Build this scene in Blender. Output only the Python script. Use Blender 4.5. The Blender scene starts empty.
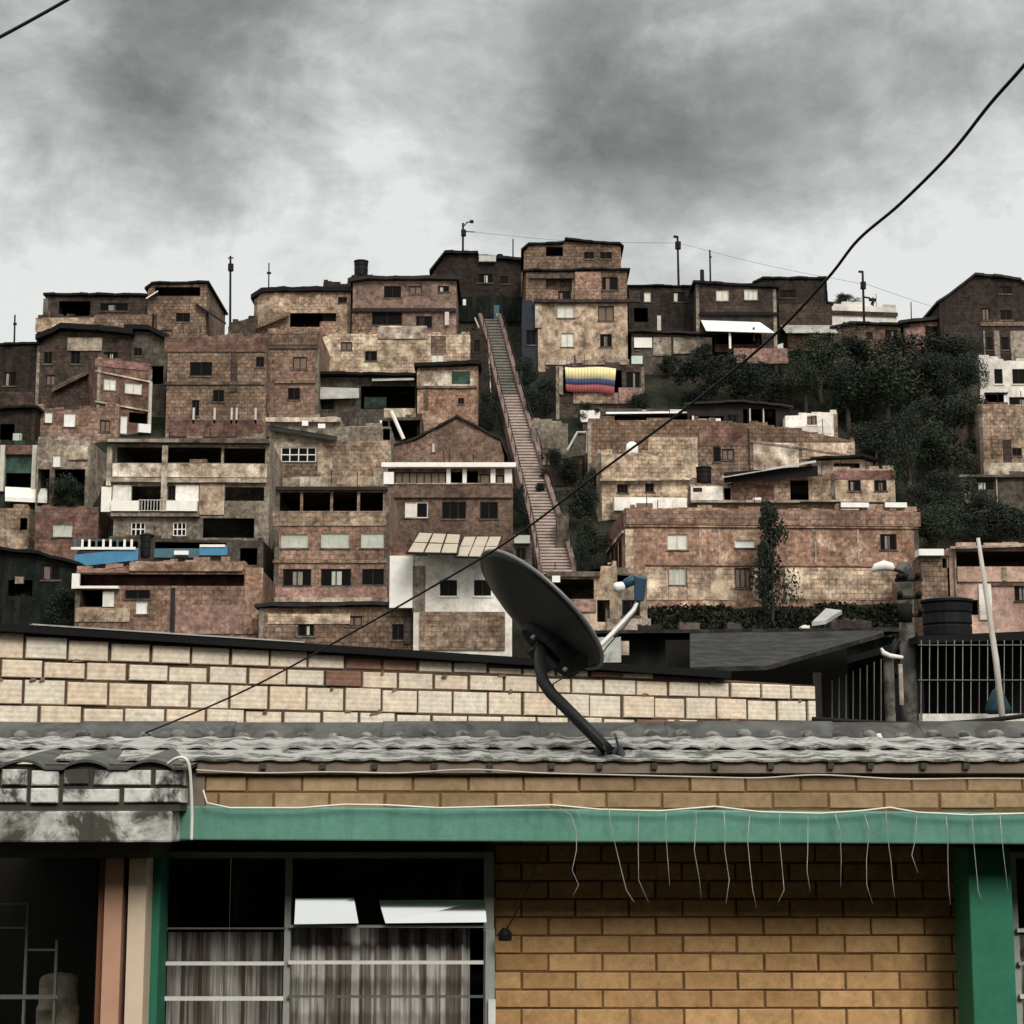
import bpy, math, random
from mathutils import Vector
random.seed(7)
R = math.radians
SC = bpy.context.scene
COL = SC.collection
F = 1800.0
PITCH = math.atan(288 / F)
CZ = 3.0
CP, SP = math.cos(PITCH), math.sin(PITCH)

def ray(px, py):
    u = (px - 512) / F
    v = (512 - py) / F
    return Vector((u, CP - v * SP, SP + v * CP))

def at(px, py, Y):
    d = ray(px, py)
    return d * (Y / d.y) + Vector((0, 0, CZ))

# ---------------------------------------------------------------- materials
def lin(c):
    c /= 255.0
    return c / 12.92 if c <= 0.04045 else ((c + 0.055) / 1.055) ** 2.4

KEXP = 0.78
DESAT = 0.24
WARM = (1.0, .985, .965)
def alb(r, g, b, k=1.0):
    s = [lin(v) / KEXP * k for v in (r * WARM[0], g * WARM[1], b * WARM[2])]
    l = .25 * s[0] + .6 * s[1] + .15 * s[2]
    s = [v + (l - v) * DESAT for v in s]
    m = max(s)
    if m > 0.8: s = [v * 0.8 / m for v in s]
    return (*s, 1.0)

MATS = {}
def new_mat(name):
    m = bpy.data.materials.new(name)
    m.use_nodes = True
    nt = m.node_tree
    b = nt.nodes['Principled BSDF']
    b.inputs['Roughness'].default_value = 0.85
    MATS[name] = m
    return m, nt, b

def N(nt, typ, **kw):
    n = nt.nodes.new(typ)
    for k, v in kw.items():
        setattr(n, k, v)
    return n

def noise(nt, vec, scale, detail=5, rough=0.6, dist=0.0):
    n = N(nt, 'ShaderNodeTexNoise')
    n.inputs['Scale'].default_value = scale
    n.inputs['Detail'].default_value = detail
    n.inputs['Roughness'].default_value = rough
    n.inputs['Distortion'].default_value = dist
    nt.links.new(vec, n.inputs['Vector'])
    return n.outputs['Fac']

def ramp(nt, fac, p0, p1, c0=(0, 0, 0, 1), c1=(1, 1, 1, 1)):
    r = N(nt, 'ShaderNodeValToRGB')
    r.color_ramp.elements[0].position = p0
    r.color_ramp.elements[1].position = p1
    r.color_ramp.elements[0].color = c0
    r.color_ramp.elements[1].color = c1
    nt.links.new(fac, r.inputs['Fac'])
    return r.outputs['Color']

def mix(nt, fac, a, b, mode='MIX'):
    m = N(nt, 'ShaderNodeMix', data_type='RGBA', blend_type=mode)
    for i, s in ((0, fac), (6, a), (7, b)):
        if hasattr(s, 'links'):
            nt.links.new(s, m.inputs[i])
        else:
            m.inputs[i].default_value = s
    return m.outputs[2]

def math_n(nt, op, a, b=0.0, c=0.0):
    m = N(nt, 'ShaderNodeMath', operation=op)
    for i, s in enumerate((a, b, c)):
        if hasattr(s, 'links'):
            nt.links.new(s, m.inputs[i])
        else:
            m.inputs[i].default_value = s
    return m.outputs[0]

def wall_vec(nt, seedscale=37.0):
    """(along the wall, up, per-object offset) in metres"""
    tc = N(nt, 'ShaderNodeTexCoord')
    sx = N(nt, 'ShaderNodeSeparateXYZ')
    nt.links.new(tc.outputs['Object'], sx.inputs[0])
    oi = N(nt, 'ShaderNodeObjectInfo')
    al = math_n(nt, 'ADD', sx.outputs[0], sx.outputs[1])
    off = math_n(nt, 'MULTIPLY', oi.outputs['Random'], seedscale)
    cb = N(nt, 'ShaderNodeCombineXYZ')
    nt.links.new(al, cb.inputs[0])
    nt.links.new(sx.outputs[2], cb.inputs[1])
    nt.links.new(off, cb.inputs[2])
    return cb.outputs[0], oi.outputs['Random']

def wall_mat(name, a, b=None, block=None, mortar=None, patch=None, patch_t=0.55, stain=0.5, k=1.0, mott=1.0):
    """masonry: a/b block tones, optional plaster patches, dirt streaks"""
    m, nt, bs = new_mat(name)
    L = nt.links
    vec, rnd = wall_vec(nt)
    hs = sum(ord(ch) * (i + 3) for i, ch in enumerate(name)) % 97 / 97.0
    A = alb(*a, k)
    B = alb(*(b or a), k)
    if block:
        br = N(nt, 'ShaderNodeTexBrick')
        br.inputs['Color1'].default_value = A
        br.inputs['Color2'].default_value = B
        br.inputs['Mortar'].default_value = alb(*(mortar or (95, 88, 80)), k)
        br.inputs['Scale'].default_value = 1.0
        br.inputs['Mortar Size'].default_value = 0.028
        br.inputs['Mortar Smooth'].default_value = 0.3
        br.inputs['Bias'].default_value = 0.0
        br.inputs['Brick Width'].default_value = block[0]
        br.inputs['Row Height'].default_value = block[1]
        wn = noise(nt, vec, 5.0, 2)
        wv = N(nt, 'ShaderNodeVectorMath', operation='ADD')
        sc = N(nt, 'ShaderNodeVectorMath', operation='SCALE')
        sc.inputs['Scale'].default_value = 0.03
        nw = N(nt, 'ShaderNodeTexNoise')
        nw.inputs['Scale'].default_value = 4.0
        L.new(vec, nw.inputs['Vector'])
        L.new(nw.outputs['Color'], sc.inputs[0])
        L.new(vec, wv.inputs[0]); L.new(sc.outputs[0], wv.inputs[1])
        L.new(wv.outputs[0], br.inputs['Vector'])
        col = br.outputs['Color']
    else:
        col = mix(nt, ramp(nt, noise(nt, vec, 0.9, 6), 0.35, 0.65), A, B)
    if patch:
        pm = ramp(nt, noise(nt, vec, 0.55, 7, 0.65, 0.6), patch_t - 0.04, patch_t + 0.04)
        col = mix(nt, pm, col, alb(*patch, k))
    # mottling
    mot = ramp(nt, noise(nt, vec, 1.5 + 2.2 * hs, 8, 0.62 + .14 * hs, .3 * hs), 0.33, 0.68, (0.30, 0.28, 0.27, 1), (1.38, 1.36, 1.34, 1))
    col = mix(nt, mott, col, mot, 'MULTIPLY')
    fine = ramp(nt, noise(nt, vec, 5.0 + 6 * (1 - hs), 5, 0.75), 0.34, 0.62, (0.66, 0.63, 0.61, 1), (1.16, 1.14, 1.12, 1))
    col = mix(nt, mott, col, fine, 'MULTIPLY')
    big = ramp(nt, noise(nt, vec, 0.42, 5, 0.65, .4), 0.32, 0.66, (0.56, 0.53, 0.50, 1), (1.26, 1.25, 1.23, 1))
    col = mix(nt, 1.0, col, big, 'MULTIPLY')
    # rain streaks
    sv = N(nt, 'ShaderNodeVectorMath', operation='MULTIPLY')
    sv.inputs[1].default_value = (3.2, 0.28, 1.0)
    L.new(vec, sv.inputs[0])
    st = ramp(nt, noise(nt, sv.outputs[0], 1.0, 6, 0.7), 0.48, 0.70)
    st = math_n(nt, 'MULTIPLY', st, stain)
    col = mix(nt, st, col, alb(52, 47, 42, k))
    vr = math_n(nt, 'MULTIPLY_ADD', rnd, 0.26, 0.87)
    hv = N(nt, 'ShaderNodeHueSaturation')
    L.new(vr, hv.inputs['Value']); L.new(col, hv.inputs['Color'])
    L.new(hv.outputs['Color'], bs.inputs['Base Color'])
    bp = N(nt, 'ShaderNodeBump')
    bp.inputs['Strength'].default_value = 0.5
    bp.inputs['Distance'].default_value = 0.04
    hn = noise(nt, vec, 6.0, 6, 0.7)
    L.new(hn, bp.inputs['Height'])
    L.new(bp.outputs['Normal'], bs.inputs['Normal'])
    bs.inputs['Roughness'].default_value = 0.92
    bs.inputs['Specular IOR Level'].default_value = 0.2
    return m

def plain_mat(name, c, rough=0.8, metal=0.0, var=0.25, scale=3.0, k=1.0, bump=0.0, spec=0.2, dirt=None, dirt_t=0.6):
    m, nt, bs = new_mat(name)
    tc = N(nt, 'ShaderNodeTexCoord')
    v = tc.outputs['Object']
    base = alb(*c, k)
    f = ramp(nt, noise(nt, v, scale, 7, 0.65), 0.3, 0.7, (1 - var, 1 - var, 1 - var, 1), (1 + var, 1 + var, 1 + var, 1))
    col = mix(nt, 1.0, base, f, 'MULTIPLY')
    if dirt:
        dm = ramp(nt, noise(nt, v, scale * 0.7, 8, 0.7, 0.5), dirt_t - 0.06, dirt_t + 0.06)
        col = mix(nt, dm, col, alb(*dirt, k))
    nt.links.new(col, bs.inputs['Base Color'])
    bs.inputs['Roughness'].default_value = rough
    bs.inputs['Metallic'].default_value = metal
    bs.inputs['Specular IOR Level'].default_value = spec
    if bump:
        bp = N(nt, 'ShaderNodeBump')
        bp.inputs['Strength'].default_value = bump
        bp.inputs['Distance'].default_value = 0.01
        nt.links.new(noise(nt, v, scale * 6, 6, 0.7), bp.inputs['Height'])
        nt.links.new(bp.outputs['Normal'], bs.inputs['Normal'])
    return m

# hillside walls
BLK = (0.36, 0.23)
wall_mat('block_brown', (140, 114, 92), (116, 92, 74), BLK, (92, 82, 72), stain=0.5)
wall_mat('block_dark', (84, 68, 60), (68, 55, 48), BLK, (60, 53, 48), stain=0.6)
wall_mat('block_vdark', (58, 48, 43), (46, 38, 34), BLK, (42, 38, 34), stain=0.6)
wall_mat('block_pink', (164, 130, 110), (140, 108, 90), BLK, (120, 104, 92), stain=0.4)
wall_mat('block_orange', (168, 128, 104), (140, 102, 82), BLK, (132, 114, 96), (188, 164, 138), 0.60, 0.45)
wall_mat('block_pale', (206, 184, 156), (176, 150, 124), BLK, (150, 132, 112), (216, 198, 170), 0.52, 0.4)
wall_mat('block_red', (130, 94, 80), (108, 78, 66), BLK, (96, 80, 74), stain=0.45)
wall_mat('block_beige', (162, 138, 114), (140, 116, 96), BLK, (122, 106, 92), (178, 158, 134), 0.57, 0.5)
wall_mat('brick_brown', (122, 94, 80), (108, 82, 70), (0.26, 0.09), (110, 92, 80), stain=0.25)
wall_mat('plaster_beige', (184, 164, 138), (164, 144, 122), None, None, (150, 128, 108), 0.6, 0.4)
wall_mat('plaster_grey', (146, 138, 124), (122, 114, 102), None, None, (166, 156, 138), 0.6, 0.45)
wall_mat('plaster_dgrey', (92, 86, 78), (74, 69, 62), None, stain=0.5)
wall_mat('plaster_white', (236, 234, 226), (222, 218, 210), None, stain=0.2, mott=0.3)
wall_mat('plaster_brown', (142, 118, 106), (126, 104, 92), None, stain=0.35)
wall_mat('plaster_salmon', (184, 150, 134), (166, 134, 120), None, stain=0.3, mott=0.6)
wall_mat('plaster_pink', (168, 132, 120), (148, 116, 106), None, stain=0.35)
wall_mat('plaster_rose', (142, 104, 98), (126, 92, 88), None, stain=0.3)
wall_mat('plaster_maroon', (76, 40, 36), (60, 32, 30), None, stain=0.4)
wall_mat('plaster_green', (44, 72, 60), (34, 58, 50), None, stain=0.5)
wall_mat('plaster_dkgreen', (18, 27, 22), (13, 21, 17), None, stain=0.5)
wall_mat('concrete', (176, 166, 150), (150, 140, 126), None, None, (198, 186, 166), 0.62, 0.35)
wall_mat('concrete_dark', (108, 100, 90), (86, 80, 72), None, stain=0.45)
wall_mat('mottled_pale', (200, 184, 160), (150, 128, 110), None, None, (214, 206, 190), 0.5, 0.35)
# trims
plain_mat('white_paint', (232, 228, 218), 0.6, var=0.1)
plain_mat('white_sheet', (238, 238, 234), 0.5, var=0.08)
plain_mat('grey_sheet', (150, 150, 144), 0.55, 0.2, var=0.3, scale=1.2, dirt=(96, 84, 74))
plain_mat('dark_sheet', (38, 34, 31), 0.7, 0.1, var=0.35, scale=1.5)
plain_mat('black_sheet', (13, 12, 11), 0.75, 0.0, var=0.3, scale=1.5)
plain_mat('dark_wood', (40, 32, 28), 0.85, var=0.35)
plain_mat('pole_dark', (26, 25, 24), 0.85, var=0.2)
plain_mat('pole_pale', (170, 164, 152), 0.85, var=0.2)
plain_mat('curtain_dim', (122, 112, 100), 0.9, var=0.3, scale=3)
plain_mat('curtain_pale', (196, 192, 178), 0.7, var=0.2, scale=2.5)
plain_mat('curtain_green', (160, 166, 150), 0.55, var=0.2, scale=2.5)
plain_mat('shutter_brown', (104, 84, 72), 0.7, var=0.2)
plain_mat('blue_panel', (40, 116, 156), 0.6, var=0.12)
plain_mat('teal_panel', (52, 92, 104), 0.6, var=0.2)
plain_mat('canopy_panel', (150, 136, 116), 0.4, var=0.12)
plain_mat('tank_black', (8, 8, 9), 0.6, var=0.15)
plain_mat('cable_black', (22, 22, 22), 0.6, var=0.1)
plain_mat('cable_white', (205, 200, 186), 0.5, var=0.1)
plain_mat('laundry', (168, 182, 176), 0.9, var=0.1)
plain_mat('cloth_dark', (40, 46, 56), 0.9, var=0.2)
plain_mat('cloth_red', (150, 60, 56), 0.9, var=0.2)

def glass_mat(name, c, rough=0.12):
    m, nt, bs = new_mat(name)
    bs.inputs['Base Color'].default_value = alb(*c)
    bs.inputs['Roughness'].default_value = rough
    bs.inputs['Specular IOR Level'].default_value = 0.06
    return m
glass_mat('glass_dark', (14, 13, 12), 0.3)

DESAT = 0.15
WARM = (1.0, 1.0, 1.0)
# ---------------------------------------------------------------- mesh builder
class MB:
    def __init__(s):
        s.v = []; s.f = []; s.mi = []; s.t = []; s.tone = 0.5
    def quad(s, *p, mi=0):
        n = len(s.v)
        s.v.extend([tuple(q) for q in p])
        s.f.append(tuple(range(n, n + len(p)))); s.mi.append(mi); s.t.append(s.tone)
    def box(s, x0, x1, y0, y1, z0, z1, mi=0):
        p = [(x0, y0, z0), (x1, y0, z0), (x1, y1, z0), (x0, y1, z0), (x0, y0, z1), (x1, y0, z1), (x1, y1, z1), (x0, y1, z1)]
        s.hexa(p, mi)
    def hexa(s, p, mi=0):
        n = len(s.v)
        s.v.extend([tuple(q) for q in p])
        for f in ((0, 3, 2, 1), (4, 5, 6, 7), (0, 1, 5, 4), (1, 2, 6, 5), (2, 3, 7, 6), (3, 0, 4, 7)):
            s.f.append(tuple(n + i for i in f)); s.mi.append(mi); s.t.append(s.tone)
    def bbox(s, x0, x1, y0, y1, z0, z1, b=0.006, mi=0):
        """box with a bevelled front face"""
        n = len(s.v)
        s.v.extend([(x0, y0 + b, z0), (x1, y0 + b, z0), (x1, y0 + b, z1), (x0, y0 + b, z1),
                    (x0 + b, y0, z0 + b), (x1 - b, y0, z0 + b), (x1 - b, y0, z1 - b), (x0 + b, y0, z1 - b),
                    (x0, y1, z0), (x1, y1, z0), (x1, y1, z1), (x0, y1, z1)])
        for f in ((4, 5, 6, 7), (0, 1, 5, 4), (1, 2, 6, 5), (2, 3, 7, 6), (3, 0, 4, 7), (8, 9, 1, 0), (9, 10, 2, 1), (10, 11, 3, 2), (11, 8, 0, 3)):
            s.f.append(tuple(n + i for i in f)); s.mi.append(mi); s.t.append(s.tone)
    def tube(s, pts, r, seg=8, mi=0, cap=True):
        pts = [Vector(p) for p in pts]
        rr = r if isinstance(r, (list, tuple)) else [r] * len(pts)
        n0 = len(s.v)
        prev = None
        for i, p in enumerate(pts):
            d = (pts[min(i + 1, len(pts) - 1)] - pts[max(i - 1, 0)]).normalized()
            if prev is None:
                a = d.cross(Vector((0, 0, 1)))
                if a.length < 0.01: a = d.cross(Vector((1, 0, 0)))
            else:
                a = prev - d * prev.dot(d)
            a.normalize(); prev = a
            b = d.cross(a)
            for k in range(seg):
                t = 2 * math.pi * k / seg
                s.v.append(tuple(p + (a * math.cos(t) + b * math.sin(t)) * rr[i]))
        for i in range(len(pts) - 1):
            for k in range(seg):
                k2 = (k + 1) % seg
                s.f.append((n0 + i * seg + k, n0 + i * seg + k2, n0 + (i + 1) * seg + k2, n0 + (i + 1) * seg + k))
                s.mi.append(mi); s.t.append(s.tone)
        if cap:
            s.f.append(tuple(n0 + k for k in range(seg - 1, -1, -1))); s.mi.append(mi); s.t.append(s.tone)
            e = n0 + (len(pts) - 1) * seg
            s.f.append(tuple(e + k for k in range(seg))); s.mi.append(mi); s.t.append(s.tone)
    def lathe(s, prof, seg=20, mi=0, c=(0, 0, 0)):
        """prof: list of (r, z)"""
        n0 = len(s.v)
        for r, z in prof:
            for k in range(seg):
                t = 2 * math.pi * k / seg
                s.v.append((c[0] + r * math.cos(t), c[1] + r * math.sin(t), c[2] + z))
        for i in range(len(prof) - 1):
            for k in range(seg):
                k2 = (k + 1) % seg
                s.f.append((n0 + i * seg + k, n0 + i * seg + k2, n0 + (i + 1) * seg + k2, n0 + (i + 1) * seg + k))
                s.mi.append(mi); s.t.append(s.tone)
    def mesh(s, name, mats, smooth=False):
        me = bpy.data.meshes.new(name)
        me.from_pydata(s.v, [], s.f)
        if not isinstance(mats, (list, tuple)): mats = [mats]
        for m in mats: me.materials.append(MATS[m] if isinstance(m, str) else m)
        me.polygons.foreach_set('material_index', s.mi)
        a = me.attributes.new('tone', 'FLOAT', 'FACE')
        a.data.foreach_set('value', s.t)
        if smooth:
            me.polygons.foreach_set('use_smooth', [True] * len(s.f))
        me.update()
        return me
    def build(s, name, mats, parent=None, smooth=False, loc=None):
        o = bpy.data.objects.new(name, s.mesh(name, mats, smooth))
        COL.objects.link(o)
        if loc is not None: o.location = loc
        if parent is not None: o.parent = parent
        return o

def tag(o, label=None, cat=None, group=None, kind=None):
    if label: o['label'] = label
    if cat: o['category'] = cat
    if group: o['group'] = group
    if kind: o['kind'] = kind
    return o

def empty(name, loc, label, cat, group=None, rz=0.0):
    o = bpy.data.objects.new(name, None)
    o.empty_display_size = 0.2
    COL.objects.link(o)
    o.location = loc; o.rotation_euler = (0, 0, rz)
    return tag(o, label, cat, group)

# ---------------------------------------------------------------- terrain
def Yof(y):
    return 86 + (620 - y) * 0.125

_tab = []
for _y in range(960, 300, -2):
    p = at(512, _y, Yof(_y))
    _tab.append((p.y, p.z))
def zline(Y):
    if Y <= _tab[0][0]: return 0.0
    for (a, za), (b, zb) in zip(_tab, _tab[1:]):
        if Y <= b:
            return za + (zb - za) * (Y - a) / (b - a)
    return _tab[-1][1]
def sstep(a, b, x):
    t = max(0.0, min(1.0, (x - a) / (b - a)))
    return t * t * (3 - 2 * t)
def zterr(X, Y):
    k = 1 - sstep(6, 11, abs(X - 0.5))
    Ymax = Yof(352) + (Yof(320) - Yof(352)) * k
    z = max(0.0, zline(min(Y, Ymax)))
    if Y > Ymax + 6: z -= (Y - Ymax - 6) * 0.06
    return z

def build_terrain():
    mb = MB()
    ys = [-40, -20, 0, 10, 20, 30, 40, 46] + [48 + i * 1.5 for i in range(62)] + [145, 160, 200, 300, 500, 900]
    xs = [-700, -300, -150, -90, -60] + [-48 + i * 1.6 for i in range(61)] + [60, 90, 150, 300, 700]
    rnd = random.Random(3)
    W = len(xs)
    for Y in ys:
        for X in xs:
            z = zterr(X, Y)
            if 55 < Y < 140 and abs(X) < 60: z += rnd.uniform(-0.35, 0.0)
            mb.v.append((X, Y, z - 0.02))
    for j in range(len(ys) - 1):
        for i in range(W - 1):
            mb.f.append((j * W + i, j * W + i + 1, (j + 1) * W + i + 1, (j + 1) * W + i)); mb.mi.append(0); mb.t.append(0.5)
    m, nt, bs = new_mat('earth')
    tc = N(nt, 'ShaderNodeTexCoord')
    v = tc.outputs['Object']
    c = mix(nt, ramp(nt, noise(nt, v, 0.35, 8, 0.7), 0.42, 0.6), (0.014, 0.020, 0.011, 1), (0.040, 0.034, 0.026, 1))
    c = mix(nt, 1.0, c, ramp(nt, noise(nt, v, 3.0, 6, 0.7), 0.3, 0.7, (0.5, 0.5, 0.5, 1), (1.4, 1.4, 1.4, 1)), 'MULTIPLY')
    nt.links.new(c, bs.inputs['Base Color'])
    bs.inputs['Roughness'].default_value = 1.0
    bs.inputs['Specular IOR Level'].default_value = 0.1
    bp = N(nt, 'ShaderNodeBump'); bp.inputs['Strength'].default_value = 0.8; bp.inputs['Distance'].default_value = 0.2
    nt.links.new(noise(nt, v, 2.0, 8, 0.7), bp.inputs['Height']); nt.links.new(bp.outputs['Normal'], bs.inputs['Normal'])
    o = mb.build('hillside_terrain', 'earth', smooth=True)
    tag(o, kind='structure')
build_terrain()

# ---------------------------------------------------------------- houses
RC = random.Random(99)
GROUP_H = 'houses stacked up the hillside'
class House:
    def __init__(s, name, label, x0, x1, yb, top, mat, Y=None, yaw=0.0, D=6.0, wins=(), roof=None, base=1.2, cat='house', group=GROUP_H, depth_off=0.0):
        s.Y0 = (Yof(yb) if Y is None else Y) + depth_off
        P0 = at(x0, yb, s.Y0)
        s.P0 = P0
        s.a = R(yaw)
        s.c, s.s_ = math.cos(s.a), math.sin(s.a)
        s.root = empty(name, P0, label, cat, group, s.a)
        s.U = s.uz(x1, yb)[0]
        if isinstance(top, (int, float)):
            top = [(x0, top), (x1, top)]
        s.prof = sorted(s.uz(x, y) for x, y in top)
        s.prof[0] = (0.0, s.prof[0][1]); s.prof[-1] = (s.U, s.prof[-1][1])
        s.D = D
        s.base = -base
        s.mat = mat
        s.holes = []
        s.wins = wins
        s.make_wall()
        for w in wins: s.window(*w)
        if roof: s.roof(**roof) if isinstance(roof, dict) else s.roof(roof)
        else: s.ragged_top()
        if s.U > 3.2 and mat.startswith('block') and RC.random() < .75: s.frame_columns()
    def uz(s, px, py):
        d = ray(px, py)
        ox, oy = -s.P0.x, -s.P0.y
        # t*d.xy = P0 + u*(c,s)
        det = d.x * (-s.s_) - d.y * (-s.c)
        t = (s.P0.x * (-s.s_) - s.P0.y * (-s.c)) / det
        u = (d.x * s.P0.y - d.y * s.P0.x) / det
        return (u * (1 if True else 1), CZ + t * d.z - s.P0.z)
    def topz(s, u):
        p = s.prof
        if u <= p[0][0]: return p[0][1]
        for (a, za), (b, zb) in zip(p, p[1:]):
            if u <= b: return za if b - a < 1e-6 else za + (zb - za) * (u - a) / (b - a)
        return p[-1][1]
    def make_wall(s):
        mb = MB()
        holes = []
        for w in s.wins:
            (u0, z1), (u1, z0) = s.uz(w[0], w[1]), s.uz(w[2], w[3])
            u0 = max(u0, 0.04); u1 = min(u1, s.U - 0.04)
            z1 = min(z1, min(s.topz(u0), s.topz(u1)) - 0.04)
            if u1 - u0 > 0.05 and z1 - z0 > 0.05: holes.append((u0, u1, z0, z1))
        us = sorted(set([0.0, s.U] + [p[0] for p in s.prof] + [h[0] for h in holes] + [h[1] for h in holes]))
        us = [u for u in us if -1e-6 <= u <= s.U + 1e-6]
        for a, b in zip(us, us[1:]):
            if b - a < 1e-5: continue
            m = (a + b) / 2
            hs = sorted((h[2], h[3]) for h in holes if h[0] < m < h[1])
            z = s.base
            for h0, h1 in hs:
                if h0 > z:
                    mb.quad((a, 0, z), (b, 0, z), (b, 0, h0), (a, 0, h0))
                z = max(z, h1)
            mb.quad((a, 0, z), (b, 0, z), (b, 0, s.topz(b - 1e-6)), (a, 0, s.topz(a + 1e-6)))
        r = 0.18
        for u0, u1, z0, z1 in holes:
            mb.quad((u0, 0, z0), (u0, r, z0), (u1, r, z0), (u1, 0, z0))
            mb.quad((u0, 0, z1), (u1, 0, z1), (u1, r, z1), (u0, r, z1))
            mb.quad((u0, 0, z0), (u0, 0, z1), (u0, r, z1), (u0, r, z0))
            mb.quad((u1, 0, z0), (u1, r, z0), (u1, r, z1), (u1, 0, z1))
        zl, zr = s.prof[0][1], s.prof[-1][1]
        D = s.D
        mb.quad((0, 0, s.base), (0, 0, zl), (0, D, zl), (0, D, s.base))
        mb.quad((s.U, 0, s.base), (s.U, D, s.base), (s.U, D, zr), (s.U, 0, zr))
        for (a, za), (b, zb) in zip(s.prof, s.prof[1:]):
            mb.quad((a, D, s.base), (a, D, za), (b, D, zb), (b, D, s.base))
            mb.quad((a, 0, za), (b, 0, zb), (b, D, zb), (a, D, za))
        s.wall = mb.build('wall', s.mat, s.root)
    def window(s, x0, y0, x1, y1, code='d', nv=1, nh=0):
        if code == 'o': return
        (u0, z1), (u1, z0) = s.uz(x0, y0), s.uz(x1, y1)
        fm = {'d': 'dark_wood', 'p': 'pole_pale', 'g': 'pole_pale', 'w': 'white_paint', 'b': 'dark_wood', 'W': 'white_paint'}[code]
        pm = {'d': 'glass_dark', 'p': 'curtain_pale', 'g': 'curtain_green', 'w': 'glass_dark', 'b': 'shutter_brown', 'W': 'white_sheet'}[code]
        t = 0.055
        f = MB()
        y0_, y1_ = 0.06, 0.12
        f.box(u0 + .004, u0 + t, y0_, y1_, z0 + .004, z1 - .004); f.box(u1 - t, u1 - .004, y0_, y1_, z0 + .004, z1 - .004)
        f.box(u0 + t, u1 - t, y0_, y1_, z0 + .004, z0 + t); f.box(u0 + t, u1 - t, y0_, y1_, z1 - t, z1 - .004)
        for k in range(1, nv + 1):
            u = u0 + (u1 - u0) * k / (nv + 1)
            f.box(u - t / 2, u + t / 2, y0_ + .01, y1_, z0 + t, z1 - t)
        for k in range(1, nh + 1):
            z = z0 + (z1 - z0) * k / (nh + 1)
            f.box(u0 + t, u1 - t, y0_ + .015, y1_ - .01, z - t / 2, z + t / 2)
        w = f.build('window', fm, s.root)
        p = MB()
        p.quad((u0 + .01, 0.10, z0 + .01), (u1 - .01, 0.10, z0 + .01), (u1 - .01, 0.10, z1 - .01), (u0 + .01, 0.10, z1 - .01))
        p.build('pane', pm, w)
        if code == 'd' and RC.random() < .45 and u1 - u0 > .7:
            a = RC.uniform(0.0, .55); b = a + RC.uniform(.2, .42)
            cm = MB(); cm.box(u0 + t + (u1 - u0 - 2 * t) * a, u0 + t + (u1 - u0 - 2 * t) * b, .094, .099, z0 + t, z1 - t - RC.uniform(0, .1))
            cm.build('curtain', RC.choice(['curtain_dim', 'shutter_brown', 'curtain_green', 'dark_wood']), w)
        sl = MB(); sl.box(u0 - .06, u1 + .06, -0.06, 0.05, z0 - .07, z0 + .003)
        sl.build('sill', s.mat if s.mat in ('plaster_white',) else 'concrete_dark', w)
    def ragged_top(s):
        """uneven top course of blocks and a few rebar stubs along the front edge"""
        st = []; u = 0.03
        while u < s.U - .05:
            e = min(u + RC.uniform(.2, 1.0), s.U - .03)
            st.append((u, e, RC.choice([.03, .03, .06, .1, .16, .23, .23, .3]))); u = e
        if len(st) > 1:
            pts = []
            for a, b, hh in st:
                z = min(s.topz(a), s.topz(b)) + hh
                pts += [(a + (.001 if pts else 0), z), (b, z)]
            low = [(u, s.topz(u) - .1) for u in (s.U - .03,)] + [(u, z - .1) for u, z in reversed(s.prof) if .04 < u < s.U - .04] + [(.03, s.topz(.03) - .1)]
            pts = pts + low
            n = len(pts); mb = MB()
            mb.v = [(u, .02, z) for u, z in pts] + [(u, .17, z) for u, z in pts]
            mb.f = [tuple(range(n - 1, -1, -1)), tuple(range(n, 2 * n))] + [(k, (k + 1) % n, n + (k + 1) % n, n + k) for k in range(n)]
            mb.mi = [0] * (n + 2); mb.t = [.5] * (n + 2)
            mb.build('broken_parapet', s.mat, s.root)
        if s.U > 3 and RC.random() < .6:
            for k in range(RC.randint(2, 4)):
                u = RC.uniform(.1, s.U - .1); z = s.topz(u)
                mb = MB(); mb.tube([(u, .4, z - .1), (u + RC.uniform(-.05, .05), .4, z + RC.uniform(.5, 1.1))], .022, 4)
                mb.build('rebar', 'pole_dark', s.root)
    def frame_columns(s):
        m = RC.choice(['concrete_dark', 'plaster_grey', 'concrete_dark', s.mat])
        for u in (0.0, s.U - .22):
            mb = MB(); mb.box(u + .002, u + .218, -.025, -.002, s.base, min(s.topz(u), s.topz(u + .22)) - .01)
            mb.build('column', m, s.root)
    def roof(s, mat='dark_sheet', t=0.14, over=0.35, side=0.2, lift=0.0):
        mb = MB()
        P = []
        for (a, za), (b, zb) in zip(s.prof, s.prof[1:]):
            n = max(1, int((b - a) / .55))
            P += [(a + (b - a) * k / n, za + (zb - za) * k / n) for k in range(n)]
        P.append(s.prof[-1])
        P = [(u, z + (RC.uniform(0, .07) if 0 < i < len(P) - 1 else 0)) for i, (u, z) in enumerate(P)]
        over0 = over
        for i, ((a, za), (b, zb)) in enumerate(zip(P, P[1:])):
            if abs(b - a) < 1e-4: continue
            a2 = a - (side if i == 0 else 0); b2 = b + (side if i == len(P) - 2 else 0)
            za += 0.004 + lift; zb += 0.004 + lift; over = over0 + RC.uniform(-.1, .1)
            mb.hexa([(a2, -over, za), (b2, -over, zb), (b2, s.D + .1, zb), (a2, s.D + .1, za),
                     (a2, -over, za + t), (b2, -over, zb + t), (b2, s.D + .1, zb + t), (a2, s.D + .1, za + t)])
        return mb.build('roof', mat, s.root)
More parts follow.
